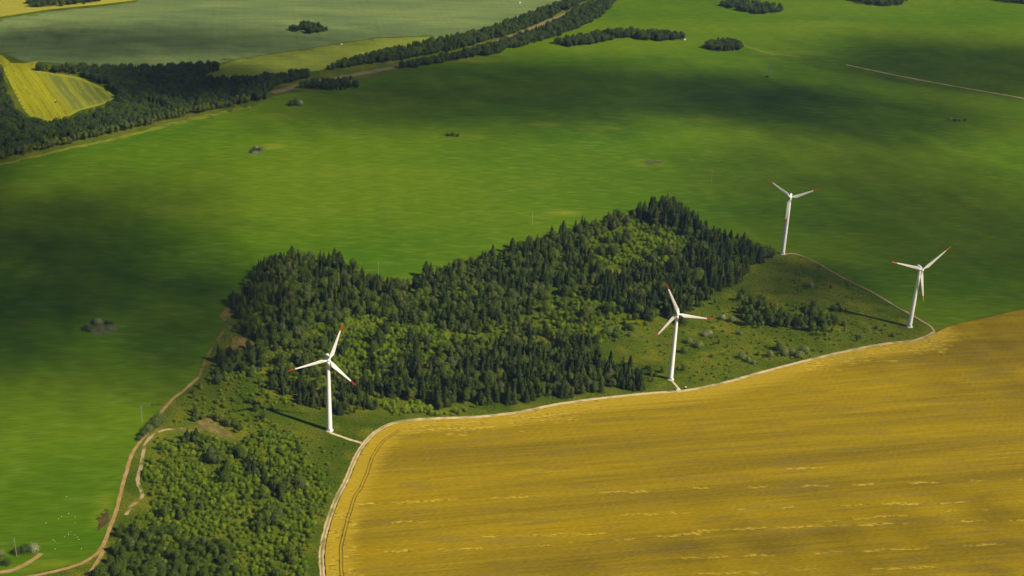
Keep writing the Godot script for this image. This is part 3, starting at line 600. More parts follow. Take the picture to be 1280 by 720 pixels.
func make_fields() -> void:
	var track := smooth_line(LINES.main_track, 4.0)
	wheat_edge = track
	var green := PackedVector2Array(AREAS.green)
	tag(put("green_field", sheet(green, 14.0, 5.0, 0.08, green_look, Vector2(417, 38)), mats.crop), "broad bright green crop field in cloud shadow and sun", "", "", "structure")
	var poly := PackedVector2Array()
	for i in track.size(): poly.append(track[i] + side_of(track, i) * 3.2)
	poly.append_array(AREAS.wheat_far)
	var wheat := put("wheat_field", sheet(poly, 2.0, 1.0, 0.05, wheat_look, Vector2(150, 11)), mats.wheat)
	tag(wheat, "golden ripe wheat field with flattened streaks along its rows", "", "", "structure")
	var st := begin()
	for i in poly.size():
		var a := poly[i]
		var b := poly[(i + 1) % poly.size()]
		if a.distance_to(b) < 60.0: quad(st, on_ground(a, -0.1), on_ground(b, -0.1), on_ground(b, 0.78), on_ground(a, 0.78))
	put("crop_edge", solid(st), matt(Color(0.284, 0.206, 0.034)), wheat)
	# wheel marks that run beside the track through the headland
	for o in [15.0, 17.6]:
		var rut := PackedVector2Array()
		for i in range(8, track.size()):
			if track[i].x > 105.0: break
			rut.append(track[i] + side_of(track, i) * (o + 1.5 * soft.get_noise_1d(i * 0.1)))
		put("wheel_mark", ribbon(rut, [-0.45, 0.45], 0.92, func(_t, _o, x, z): return Color(0.146, 0.107, 0.017) * (1.0 + 0.4 * fine.get_noise_2d(x * 0.2, z * 0.2))), mats.dirt, wheat)
	var grey := func(x, z):
		var c := Color(0.115, 0.165, 0.060).lerp(Color(0.165, 0.220, 0.070), clampf(0.35 + soft.get_noise_2d(x * 0.003, z * 0.009) * 1.1, 0, 1))
		c = c * (1.0 + 0.2 * fine.get_noise_2d(x * 0.01, z * 0.06))
		c.a = 0.0
		return c
	tag(put("pale_field", sheet(AREAS.greyfield, 20.0, 8.0, 0.09, grey, Vector2(160, 40)), mats.crop), "pale grey green field beyond the tree belt", "", "", "structure")
	var yellow := func(x, z):
		var c := Color(0.300, 0.285, 0.035) * (1.0 + 0.15 * fine.get_noise_2d(x * 0.01, z * 0.05))
		c.a = 0.0
		return c
	tag(put("yellow_field", sheet(AREAS.yellowfield, 20.0, 10.0, 0.1, yellow, Vector2(160, 40)), mats.crop), "bright yellow field around a dark grove", "", "", "structure")
	var lime := func(x, z):
		var c := Color(0.155, 0.205, 0.026).lerp(Color(0.190, 0.225, 0.030), clampf(0.5 + fine.get_noise_2d(x * 0.01, z * 0.05), 0, 1))
		c.a = 0.0
		return c
	tag(put("lime_field", sheet(AREAS.strip, 12.0, 6.0, 0.13, lime, Vector2(160, 40)), mats.crop), "narrow yellow green field strip beside the tree belt", "", "", "structure")
	var rows := (Vector2(AREAS.stubble[12]) - Vector2(AREAS.stubble[3])).normalized()
	var rim := PackedVector2Array(AREAS.stubble)
	var mid := rim[5].x * rows.y - rim[5].y * rows.x + 6.0
	var swath := func(x, z):
		var side: float = x * rows.y - z * rows.x
		var w: float = side - mid + 3.0 * soft.get_noise_2d(x * 0.008, z * 0.008)
		var right := smoothstep(-6.0, 10.0, w)
		var c := Color(0.245, 0.245, 0.010).lerp(Color(0.140, 0.170, 0.030), right)
		c = c.lerp(Color(0.330, 0.330, 0.017), 0.7 * smoothstep(0.05, 0.25, soft.get_noise_1d(w * 0.09 + 4.0)) * (1.0 - 0.45 * right))
		var line := absf(fposmod(w + 2.0 * soft.get_noise_1d(floorf(w / 11.0) * 3.7), 11.0) - 5.5)
		c = c.lerp(Color(0.112, 0.112, 0.017) if right < 0.5 else Color(0.292, 0.284, 0.026), 0.75 * (1.0 - smoothstep(0.5, 1.6, line)) * smoothstep(-0.3, 0.1, soft.get_noise_2d(w * 0.3, z * 0.012)))
		if gap(Vector2(x, z), rim) < 7.0: c = c.lerp(Color(0.280, 0.300, 0.017), 0.7)
		c.a = 0.0
		return c
	tag(put("stubble_field", sheet(AREAS.stubble, 3.0, 4.0, 0.16, swath, Vector2(60, 60)), mats.crop), "yellow mown field with long stripes enclosed by dark wood", "", "", "structure")
	var edge := func(x, z):
		var c := Color(0.146, 0.181, 0.017) * (1.0 + 0.4 * fine.get_noise_2d(x * 0.06, z * 0.06))
		c.a = 0.0
		return c
	tag(put("grass_verge", sheet(wobble(AREAS.verge, 5.0), 8.0, 6.0, 0.14, edge, Vector2(40, 40)), mats.crop), "light grass strip between the wide wood and green field", "", "", "structure")
	for spec in [["ochre_a", "bare_earth", "ochre bare patch at the pointed end of the wood", Color(0.206, 0.155, 0.034), 5.0],
			["ochre_b", "bare_earth", "ochre bare clearing inside the flank of the wood", Color(0.198, 0.138, 0.043), 8.0],
			["ochre_c", "bare_earth", "winding bare earth patch above the broad thicket", Color(0.175, 0.140, 0.045), 9.0],
			["hollow", "damp_hollow", "grey green damp hollow in the shaded green field", Color(0.10, 0.12, 0.055), 6.0],
			["hollow_b", "damp_hollow", "small grey hollow in the sunny green field", Color(0.10, 0.12, 0.055), 5.0],
			["weeds", "weed_patch", "flat brown grey weed patch in the green field", Color(0.095, 0.095, 0.052), 4.0],
			["scar", "earth_scar", "dark tilled scar beside the rutted track", Color(0.073, 0.056, 0.022), 7.0]]:
		var tone: Color = spec[3]
		var look := func(x, z):
			var c := tone * (1.0 + 0.5 * fine.get_noise_2d(x * 0.09, z * 0.09))
			c = c.lerp(Color(0.077, 0.103, 0.017), clampf(soft.get_noise_2d(x * 0.07 + 12.0, z * 0.07) * 1.5, 0, 0.8))
			c.a = 0.0
			return c
		tag(put(spec[1], sheet(wobble(AREAS[spec[0]], spec[4], 3.0), 2.5, 2.5, 0.17, look, Vector2(18, 18)), mats.dirt), spec[2], "", "", "structure")

func make_tracks() -> void:
	var sand := Color(0.540, 0.441, 0.252)
	var two_ruts := func(t, o, x, z):
		var n := 1.0 + 0.25 * fine.get_noise_2d(x * 0.15, z * 0.15)
		var c := Color(0.297, 0.225, 0.090)
		var mid := Color(0.324, 0.243, 0.081).lerp(sand, smoothstep(0.22, 0.34, t) * (1.0 - 0.5 * smoothstep(0.75, 1.0, t)))
		if absf(o) < 0.6: c = mid
		elif absf(o) < 1.8: c = sand.lerp(Color(0.396, 0.297, 0.144), 0.5 * smoothstep(0.4, 0.9, t))
		else: c = Color(0.243, 0.189, 0.063)
		return c.lerp(Color(0.14, 0.14, 0.03), clampf((soft.get_noise_2d(x * 0.05, z * 0.05) - 0.1 + 0.18 * float(absf(o) < 0.6 or absf(o) > 1.9)) * 2.2, 0, 0.6)) * n
	tag(put("dirt_track", ribbon(smooth_line(LINES.main_track), [-2.5, -1.75, -1.2, -0.5, 0.5, 1.2, 1.75, 2.5], 0.22, two_ruts), mats.dirt), "pale sandy two rut track curving round the wheat field", "", "", "structure")
	var brown := func(_t, o, x, z):
		var c := Color(0.360, 0.234, 0.090).lerp(Color(0.180, 0.153, 0.036), smoothstep(0.9, 1.7, absf(o)))
		if absf(o) < 0.5: c = c.lerp(Color(0.180, 0.162, 0.045), 0.5)
		return c.lerp(Color(0.414, 0.297, 0.153), clampf(fine.get_noise_2d(x * 0.08, z * 0.08), 0, 1)) * (1.0 + 0.3 * soft.get_noise_2d(x * 0.2, z * 0.2))
	tag(put("dirt_track", ribbon(smooth_line(LINES.left_track), [-1.9, -1.2, -0.7, 0.0, 0.7, 1.2, 1.9], 0.22, brown), mats.dirt), "brown rutted track between the green field and the thicket", "", "", "structure")
	tag(put("dirt_track", ribbon(smooth_line(LINES.left_branch), [-1.8, -1.0, 0.0, 1.0, 1.8], 0.26, brown), mats.dirt), "brown branch of the rutted track beside the round trees", "", "", "structure")
	var thin := func(t, o, x, z):
		return Color(0.360, 0.279, 0.153).lerp(Color(0.153, 0.144, 0.054), clampf(smoothstep(0.0, 0.5, t) * 1.4 * (0.6 + fine.get_noise_2d(x * 0.05, z * 0.05)), 0, 0.8) * (1.0 - smoothstep(0.86, 0.95, t)))
	tag(put("dirt_track", ribbon(smooth_line(LINES.ridge_track), [-1.5, -0.5, 0.5, 1.5], 0.26, thin), mats.dirt), "thin track along the ridge between two turbines", "", "", "structure")
	var plain_sand := func(_t, _o, x, z): return sand * (1.0 + 0.3 * fine.get_noise_2d(x * 0.2, z * 0.2))
	tag(put("gravel_path", ribbon(smooth_line(LINES.spur_a), [-1.5, 0.0, 1.5], 0.3, plain_sand), mats.dirt), "short pale path from track junction to a turbine foot", "", "", "structure")
	tag(put("gravel_path", ribbon(smooth_line(LINES.spur_b), [-1.2, 0.0, 1.2], 0.3, plain_sand), mats.dirt), "short pale path from turbine foot to the parked cars", "", "", "structure")
	var sandy := func(_t, _o, x, z): return Color(0.378, 0.297, 0.153).lerp(Color(0.108, 0.126, 0.027), clampf(soft.get_noise_2d(x * 0.06, z * 0.06) * 2.6 + 0.3, 0, 1))
	tag(put("sandy_gully", ribbon(smooth_line(LINES.gully, 2.0), [-1.7, -0.8, 0.0, 0.8, 1.7], 0.2, sandy), mats.dirt), "winding pale sandy gully along the thicket edge", "", "", "structure")
	var reddish := func(_t, _o, x, z): return Color(0.42, 0.32, 0.19) * (1.0 + 0.3 * fine.get_noise_2d(x * 0.05, z * 0.05))
	tag(put("dirt_track", ribbon(smooth_line(LINES.far_track, 8.0), [-2.7, 0.0, 2.7], 0.2, reddish), mats.dirt), "straight brown track across the far shaded green field", "", "", "structure")
	var road := func(_t, o, x, z): return Color(0.216, 0.171, 0.090).lerp(Color(0.126, 0.144, 0.045), smoothstep(4.0, 9.0, absf(o))) * (1.0 + 0.2 * fine.get_noise_2d(x * 0.03, z * 0.03))
	tag(put("gravel_road", ribbon(smooth_line(LINES.belt_road, 8.0), [-10.0, -6.0, -3.0, 0.0, 3.0, 6.0, 10.0], 0.26, road), mats.dirt), "brown gravel road running between the two tree belts", "", "", "structure")
	var path := func(_t, _o, _x, _z): return Color(0.198, 0.198, 0.045)
	tag(put("grass_path", ribbon(smooth_line(LINES.far_path, 8.0), [-2.0, 0.0, 2.0], 0.2, path), mats.dirt), "faint yellow path leading from the egg shaped grove", "", "", "structure")
	var faint := func(_t, _o, x, z): return Color(0.20, 0.155, 0.045).lerp(Color(0.085, 0.12, 0.012), clampf(0.45 + soft.get_noise_2d(x * 0.03, z * 0.03) * 2.0, 0, 1))
	tag(put("grass_path", ribbon(smooth_line(LINES.upper_path), [-1.6, -0.6, 0.6, 1.6], 0.2, faint), mats.dirt), "faint grassy path along the wood flank", "", "", "structure")
	tag(put("dirt_path", ribbon(smooth_line(LINES.corner_path), [-2.4, -1.0, 0.0, 1.0, 2.4], 0.2, brown), mats.dirt), "brown path end beside the pole with bushes", "", "", "structure")

# ------------------------------------------------------------------ clouds above the view, whose shade lies on the land
func make_clouds() -> void:
	var st := begin()
	var ico := SphereMesh.new()
	ico.radius = 1.0
	ico.height = 1.5
	ico.radial_segments = 10
	ico.rings = 5
	st.append_from(ico, 0, Transform3D())
	var puff := st.commit()
	for lobes in CLOUDS:
		var lo := Vector2(1e9, 1e9)
		var hi := -lo
		for e in lobes:
			lo = lo.min(Vector2(e[0] - e[2] * 1.5, e[1] - e[3] * 1.5))
			hi = hi.max(Vector2(e[0] + e[2] * 1.5, e[1] + e[3] * 1.5))
		var places := []
		var cell := 8.5
		for j in int((hi.y - lo.y) / cell):
			var due := rng.randf()   # carries over what is owed to the next puff, so that thin parts thin out evenly
			for i in int((hi.x - lo.x) / cell):
				var p := lo + Vector2(i + rng.randf_range(0.2, 0.8), j + rng.randf_range(0.2, 0.8)) * cell
				var thick := 0.0
				for e in lobes:
					var d := Vector2((p.x - e[0]) / e[2], (p.y - e[1]) / e[3]).length()
					d += 0.20 * soft.get_noise_2d(p.x * 0.003, p.y * 0.003)
					thick = maxf(thick, e[4] * (1.0 - smoothstep(0.25, 1.45, d)))
				due += thick
				if due < 1.0: continue
				due -= 1.0
				var up := 1750.0 + rng.randf() * 140.0
				places.append(Transform3D(Basis(Vector3.UP, rng.randf() * TAU).scaled(Vector3.ONE * rng.randf_range(4.6, 6.4)), Vector3(p.x, 0, p.y) + TO_SUN * (up / TO_SUN.y)))
		var mm := MultiMesh.new()
		mm.transform_format = MultiMesh.TRANSFORM_3D
		mm.mesh = puff
		mm.instance_count = places.size()
		for i in places.size(): mm.set_instance_transform(i, places[i])
		var o := MultiMeshInstance3D.new()
		o.name = numbered("cloud")
		o.multimesh = mm
		o.material_override = mats.cloud
		add_child(o)
		tag(o, "unseen white cloud set above to shade the land below", "", "", "structure")

# ------------------------------------------------------------------ turbines
func blade_part(length: float, from: float, to: float, n: int) -> ArrayMesh:
	# a blade along +y from its root, broad face towards +z
	var st := begin()
	st.set_smooth_group(0)
	var rings := []
	for k in n + 1:
		var t := lerpf(from, to, float(k) / n)
		var root := 1.0 - smoothstep(0.03, 0.20, t)
		var chord := lerpf(lerpf(4.1, 0.7, pow(clampf((t - 0.18) / 0.82, 0, 1), 0.85)), 1.7, root)
		if t > 0.97: chord *= lerpf(1.0, 0.35, (t - 0.97) / 0.03)
		var thick := lerpf(lerpf(0.62, 0.12, pow(t, 0.6)), 1.7, root)
		var twist := deg_to_rad(lerpf(14.0, 1.0, pow(t, 0.5)))
		var ring := []
		for i in 12:
			var a := TAU * i / 12.0
			var x := cos(a) * chord * 0.5 + 0.22 * chord * (1.0 - root)
			var z := sin(a) * thick * 0.5 * lerpf(0.75 + 0.35 * -cos(a), 1.0, root)
			ring.append(Vector3(x * cos(twist) - z * sin(twist), t * length, x * sin(twist) + z * cos(twist)))
		rings.append(ring)
	for k in n:
		for i in 12:
			var j := (i + 1) % 12
			quad(st, rings[k][i], rings[k][j], rings[k + 1][j], rings[k + 1][i])
	if to >= 1.0:
		for i in range(1, 11):
			for p: Vector3 in [rings[n][0], rings[n][i], rings[n][i + 1]]: st.add_vertex(p)
	return solid(st)

func make_turbines() -> void:
	var labels := ["white turbine beside the track junction at the wheat corner", "white turbine with parked cars at its foot beside the wheat track",
		"white turbine at the ridge track end next to dark firs", "white turbine with orange blade tips where ridge track meets wheat"]
	for i in TURBINES.size():
		var t: Array = TURBINES[i]
		var high: float = t[2]
		var o := thing("wind_turbine", on_ground(Vector2(t[0], t[1])), labels[i], "wind turbine", "wind turbines around the wood")
		var st := begin()
		lathe(st, [[0.0, 0.55], [3.6, 0.55], [3.9, 0.40], [4.0, -0.6]], 32)
		put("foundation", solid(st), mats.concrete, o)
		st = begin()
		var prof := []
		for k in 13:
			var s := k / 12.0
			prof.append([lerpf(2.6, 1.5, pow(s, 1.1)), 0.5 + (high - 1.9) * s])
		prof.append([0.0, high - 1.4])
		lathe(st, prof, 40)
		var tower := put("tower", solid(st), mats.white_paint, o)
		var yaw := deg_to_rad(t[3])
		st = begin()
		box(st, Vector3(0, 1.9, 2.56), Vector3(1.0, 2.2, 0.16))
		put("door", solid(st), mats.dark_door, tower)
		# the nacelle: a long rounded housing that lies along the wind
		st = begin()
		st.set_smooth_group(0)
		var rings := []
		for k in [[-6.6, 0.45], [-6.4, 0.85], [-5.6, 1.0], [-2.0, 1.06], [1.6, 1.0], [2.6, 0.9], [2.9, 0.72]]:
			var ring := []
			for j in 20:
				var a := TAU * j / 20.0
				var q := 1.0 / pow(pow(absf(cos(a)), 4.0) + pow(absf(sin(a)), 4.0), 0.25)
				ring.append(Vector3(cos(a) * q * 1.7 * k[1], sin(a) * q * 1.85 * k[1] + 0.25, k[0]))
			rings.append(ring)
		for k in rings.size() - 1:
			for j in 20: quad(st, rings[k][j], rings[k][(j + 1) % 20], rings[k + 1][(j + 1) % 20], rings[k + 1][j])
		for end in [0, rings.size() - 1]:
			for j in range(1, 19):
				for p: Vector3 in [rings[end][0], rings[end][j], rings[end][j + 1]]: st.add_vertex(p)
		var turn := Basis(Vector3.UP, yaw)
		var house := put("nacelle", solid(st), mats.white_paint, o)
		house.transform = Transform3D(turn, Vector3(0, high, 0))
		st = begin()
		tube(st, Vector3(0, 2.1, -4.6), Vector3(0, 4.2, -4.6), 0.06, 0.04)
		tube(st, Vector3(-0.6, 3.8, -4.6), Vector3(0.6, 3.8, -4.6), 0.05, 0.05)
		put("wind_vane", solid(st), mats.steel, house)
		st = begin()
		lathe(st, [[1.45, -1.6], [1.6, -1.0], [1.62, 0.6], [1.35, 1.4], [0.8, 2.0], [0.0, 2.25]], 28, Basis(Vector3.RIGHT, PI / 2))
		var hub := put("hub", solid(st), mats.white_paint, o)
		hub.transform = Transform3D(turn, Vector3(0, high, 0) + turn * Vector3(0, 0, 4.5))
		var paint: Material = mats.tip_orange if i == 3 else mats.tip_red
		for b in 3:
			var spin := turn * Basis(Vector3.BACK, -deg_to_rad(t[5] + 120.0 * b))
			var where := Transform3D(spin, hub.position)
			var blade := put("blade", blade_part(t[4], 0.02, 0.815, 22), mats.white_paint, o)
			blade.transform = where
			put("red_tip" if i < 3 else "orange_tip", blade_part(t[4], 0.815, 1.0, 8), paint, blade)

# ------------------------------------------------------------------ trees
func away(p: Vector3, from: Vector3) -> Vector3:
	# outwards from the middle of a crown: from.y is its height, or from.x how far below the leaf it lies; from.z flattens it
	return ((p - Vector3(0, from.y if from.x == 0.0 else maxf(0.0, p.y - from.x), 0)) * Vector3(1, from.z, 1)).normalized()

func leaf_mesh(faces: Array, tones: Array, outward := Vector3.ZERO) -> ArrayMesh:
	var v := PackedVector3Array()
	var n := PackedVector3Array()
	var c := PackedColorArray()
	for k in faces.size():
		var f: Array = faces[k]
		var young := clampf((tones[k] - 0.68) / 0.32, 0.0, 1.0)   # young sprays are yellower, old ones bluer
		var hue := Color(0.74 + 0.26 * young, 0.88 + 0.08 * young, 1.0 - 0.35 * young)
		for tri in ([[0, 1, 2]] if f.size() == 3 else [[0, 1, 2], [0, 2, 3]]):
			var m: Vector3 = (f[tri[2]] - f[tri[0]]).cross(f[tri[1]] - f[tri[0]]).normalized()
			if outward != Vector3.ZERO and m.dot(away(f[tri[1]], outward)) < 0.0:
				tri.reverse()
				m = -m
			for i in tri:
				v.append(f[i])
				n.append((m * 0.8 + away(f[i], outward)).normalized() if outward != Vector3.ZERO else m)
				c.append(hue)
	return mesh_of(v, n, c, PackedVector2Array(), PackedInt32Array())

func spruce_crown(r: RandomNumberGenerator) -> ArrayMesh:
	var faces := []
	var tones := []
	var wide := r.randf_range(0.12, 0.24)
	var dome := r.randf_range(0.42, 0.85)
	var tiers := r.randi_range(12, 15)
	for t in tiers:
		var s := (t + 0.3) / tiers
		var y := 0.10 + 0.88 * s
		var reach := wide * pow(1.0 - s, dome) * (1.0 + 0.25 * sin(t * 2.4)) + 0.010
		var n := 9 if t < tiers - 4 else 6
		var turn := r.randf() * TAU
		for k in n:
			var a := turn + TAU * (k + r.randf_range(-0.3, 0.3)) / n
			var l := reach * r.randf_range(0.7, 1.2)
			var d := Vector3(cos(a), 0, sin(a))
			var e := Vector3(-d.z, 0, d.x)
			var root := Vector3(0, y + r.randf_range(0.0, 0.03), 0)
			var tip := d * l + Vector3(0, y - l * 0.55 - r.randf() * 0.02, 0)
			var mid := d * l * 0.6 + Vector3(0, y - l * 0.15, 0)
			var w := l * 0.36 + 0.012
			var tone := r.randf_range(0.72, 1.0)
			for q in [[root, mid + e * w - Vector3(0, 0.02, 0), tip], [root, tip, mid - e * w - Vector3(0, 0.02, 0)], [mid + e * w * 0.4, tip + e * w * 0.7 - Vector3(0, 0.03, 0), tip - d * l * 0.2 - Vector3(0, 0.045, 0)]]:
				faces.append(q)
				tones.append(tone)
	for k in 4:
		var a := TAU * k / 4.0
		faces.append([Vector3(cos(a), 0, sin(a)) * 0.022 + Vector3(0, 0.9, 0), Vector3(cos(a + 1.6), 0, sin(a + 1.6)) * 0.022 + Vector3(0, 0.9, 0), Vector3(0, 1.0, 0)])
		tones.append(0.9)
	return leaf_mesh(faces, tones, Vector3(0.06, 0, 1.0))

func leafy_crown(r: RandomNumberGenerator, lobes: int, wide: float, low: float, per: int, leaf: float, egg: float) -> ArrayMesh:
	# lobes spread through an egg; each carries small leaf sprays over its outside
	var faces := []
	var tones := []
	var half := (1.0 - low) * 0.5
	for b in lobes:
		var v := 1.0 - 2.0 * (b + 0.5) / lobes
		var a := b * 2.4 + r.randf() * 0.8
		var ring := sqrt(1.0 - v * v)
		var taper := 1.0 - (1.0 - egg) * clampf(v, 0.0, 1.0)
		var c := Vector3(cos(a) * ring * wide * 0.6 * taper, low + half + v * half * 0.66, sin(a) * ring * wide * 0.6 * taper) * r.randf_range(0.92, 1.06)
		var size := wide * r.randf_range(0.46, 0.68) * taper
		for k in per:
			var h := 1.0 - 2.0 * (k + 0.5) / per
			var g := k * 2.39996 + r.randf() * 0.5
			var d := Vector3(sqrt(1.0 - h * h) * cos(g), h, sqrt(1.0 - h * h) * sin(g))
			var p := c + d * size * r.randf_range(0.78, 1.08) * Vector3(1, 1.15, 1)
			var nn := (d + Vector3(r.randf_range(-1, 1), r.randf_range(-0.6, 1), r.randf_range(-1, 1)) * 0.55).normalized()
			var u := nn.cross(Vector3(r.randf_range(-1, 1), r.randf_range(-1, 1), r.randf_range(-1, 1))).normalized()
			var w := nn.cross(u)
			var s := leaf * r.randf_range(0.7, 1.25)
			faces.append([p + u * s, p + w * s * 0.7 - nn * s * 0.25, p - u * s, p - w * s * 0.7 - nn * s * 0.2])
			tones.append(r.randf_range(0.68, 1.0))
	return leaf_mesh(faces, tones, Vector3(0, 0.42, 0.6))

func trunk_mesh(r: RandomNumberGenerator, top: float, thick: float, limbs: int) -> ArrayMesh:
	var st := begin()
	var bend := Vector3(r.randf_range(-1, 1), 0, r.randf_range(-1, 1)) * 0.02
	tube(st, Vector3(0, -0.03, 0), Vector3(0, top * 0.5, 0) + bend, thick, thick * 0.65, 6, false)
	tube(st, Vector3(0, top * 0.5, 0) + bend, Vector3(0, top, 0), thick * 0.65, thick * 0.15, 6, false)
	for k in limbs:
		var a := k * 2.4 + r.randf()
		var y := top * lerpf(0.3, 0.75, float(k) / maxi(limbs, 1))
		tube(st, Vector3(0, y, 0) + bend * 0.8, Vector3(cos(a), 0.9, sin(a)) * 0.14 + Vector3(0, y, 0), thick * 0.4, thick * 0.12, 4, false)
	return solid(st)

func make_kinds() -> void:
	var r := RandomNumberGenerator.new()
	r.seed = 21
	for kind in ["spruce", "broadleaf", "shrub", "bush"]: trees[kind] = []
	for k in 8: trees.spruce.append([trunk_mesh(r, 0.93, 0.012, 0), spruce_crown(r)])
	for k in 6:
		var slim := k < 3   # birch-like, then rounder
		trees.broadleaf.append([trunk_mesh(r, 0.8, 0.014, 5), leafy_crown(r, 14 if slim else 13, 0.19 if slim else 0.33, 0.12, 38, 0.032 if slim else 0.046, 0.55 if slim else 0.8)])
	for k in 5: trees.shrub.append([trunk_mesh(r, 0.6, 0.022, 4), leafy_crown(r, 9, 0.52, 0.03, 28, 0.085, 0.75)])
	for k in 4: trees.bush.append([trunk_mesh(r, 0.6, 0.022, 4), leafy_crown(r, 13, 0.62, 0.03, 44, 0.065, 0.8)])
	for kind in trees:
		for pair in trees[kind]:   # the same tree as one mesh, for the crowds
			var m := ArrayMesh.new()
			m.add_surface_from_arrays(Mesh.PRIMITIVE_TRIANGLES, pair[0].surface_get_arrays(0))
			m.add_surface_from_arrays(Mesh.PRIMITIVE_TRIANGLES, pair[1].surface_get_arrays(0))
			m.surface_set_material(0, mats.bark)
			var leaves: StandardMaterial3D = mats[kind][0].duplicate()
			leaves.albedo_color = Color.WHITE
			m.surface_set_material(1, leaves)
			pair.append(m)

func place(p: Vector2, tall: float, broad: float) -> Transform3D:
	return Transform3D(Basis(Vector3.UP, rng.randf() * TAU).scaled(Vector3(tall * broad, tall, tall * broad)), on_ground(p, -0.05))

func plant(called: String, kind: String, variant: int, tone: int, where: Transform3D, label: String, category: String, group: String) -> void:
	var o := thing(called, where.origin, label, category, group)
	o.transform = where
	put("trunk", trees[kind][variant][0], mats.pale_bark if kind == "broadleaf" and variant < 3 else mats.bark, o)
	put("crown", trees[kind][variant][1], mats[kind][tone], o)

func crowd(called: String, label: String, members: Array) -> void:
	# the trees of a mass nobody could count, one copying mesh per shape; a member is [kind, variant, tone, transform]
	if members.is_empty(): return
	var o := Node3D.new()
	o.name = numbered(called)
	add_child(o)
	tag(o, label, "", "", "stuff")
	var sorted := {}
	for m in members:
		var key := "%s %d" % [m[0], m[1]]
		if not sorted.has(key): sorted[key] = []
		sorted[key].append(m)
	for key in sorted:
		var list: Array = sorted[key]
		var mm := MultiMesh.new()
		mm.transform_format = MultiMesh.TRANSFORM_3D
		mm.use_colors = true
		mm.mesh = trees[list[0][0]][list[0][1]][2]
		mm.instance_count = list.size()
		for i in list.size():
			mm.set_instance_transform(i, list[i][3])
			mm.set_instance_color(i, mats[list[i][0]][list[i][2]].albedo_color.srgb_to_linear())
		var c := MultiMeshInstance3D.new()
		c.name = list[0][0]
		c.multimesh = mm
		o.add_child(c, true)

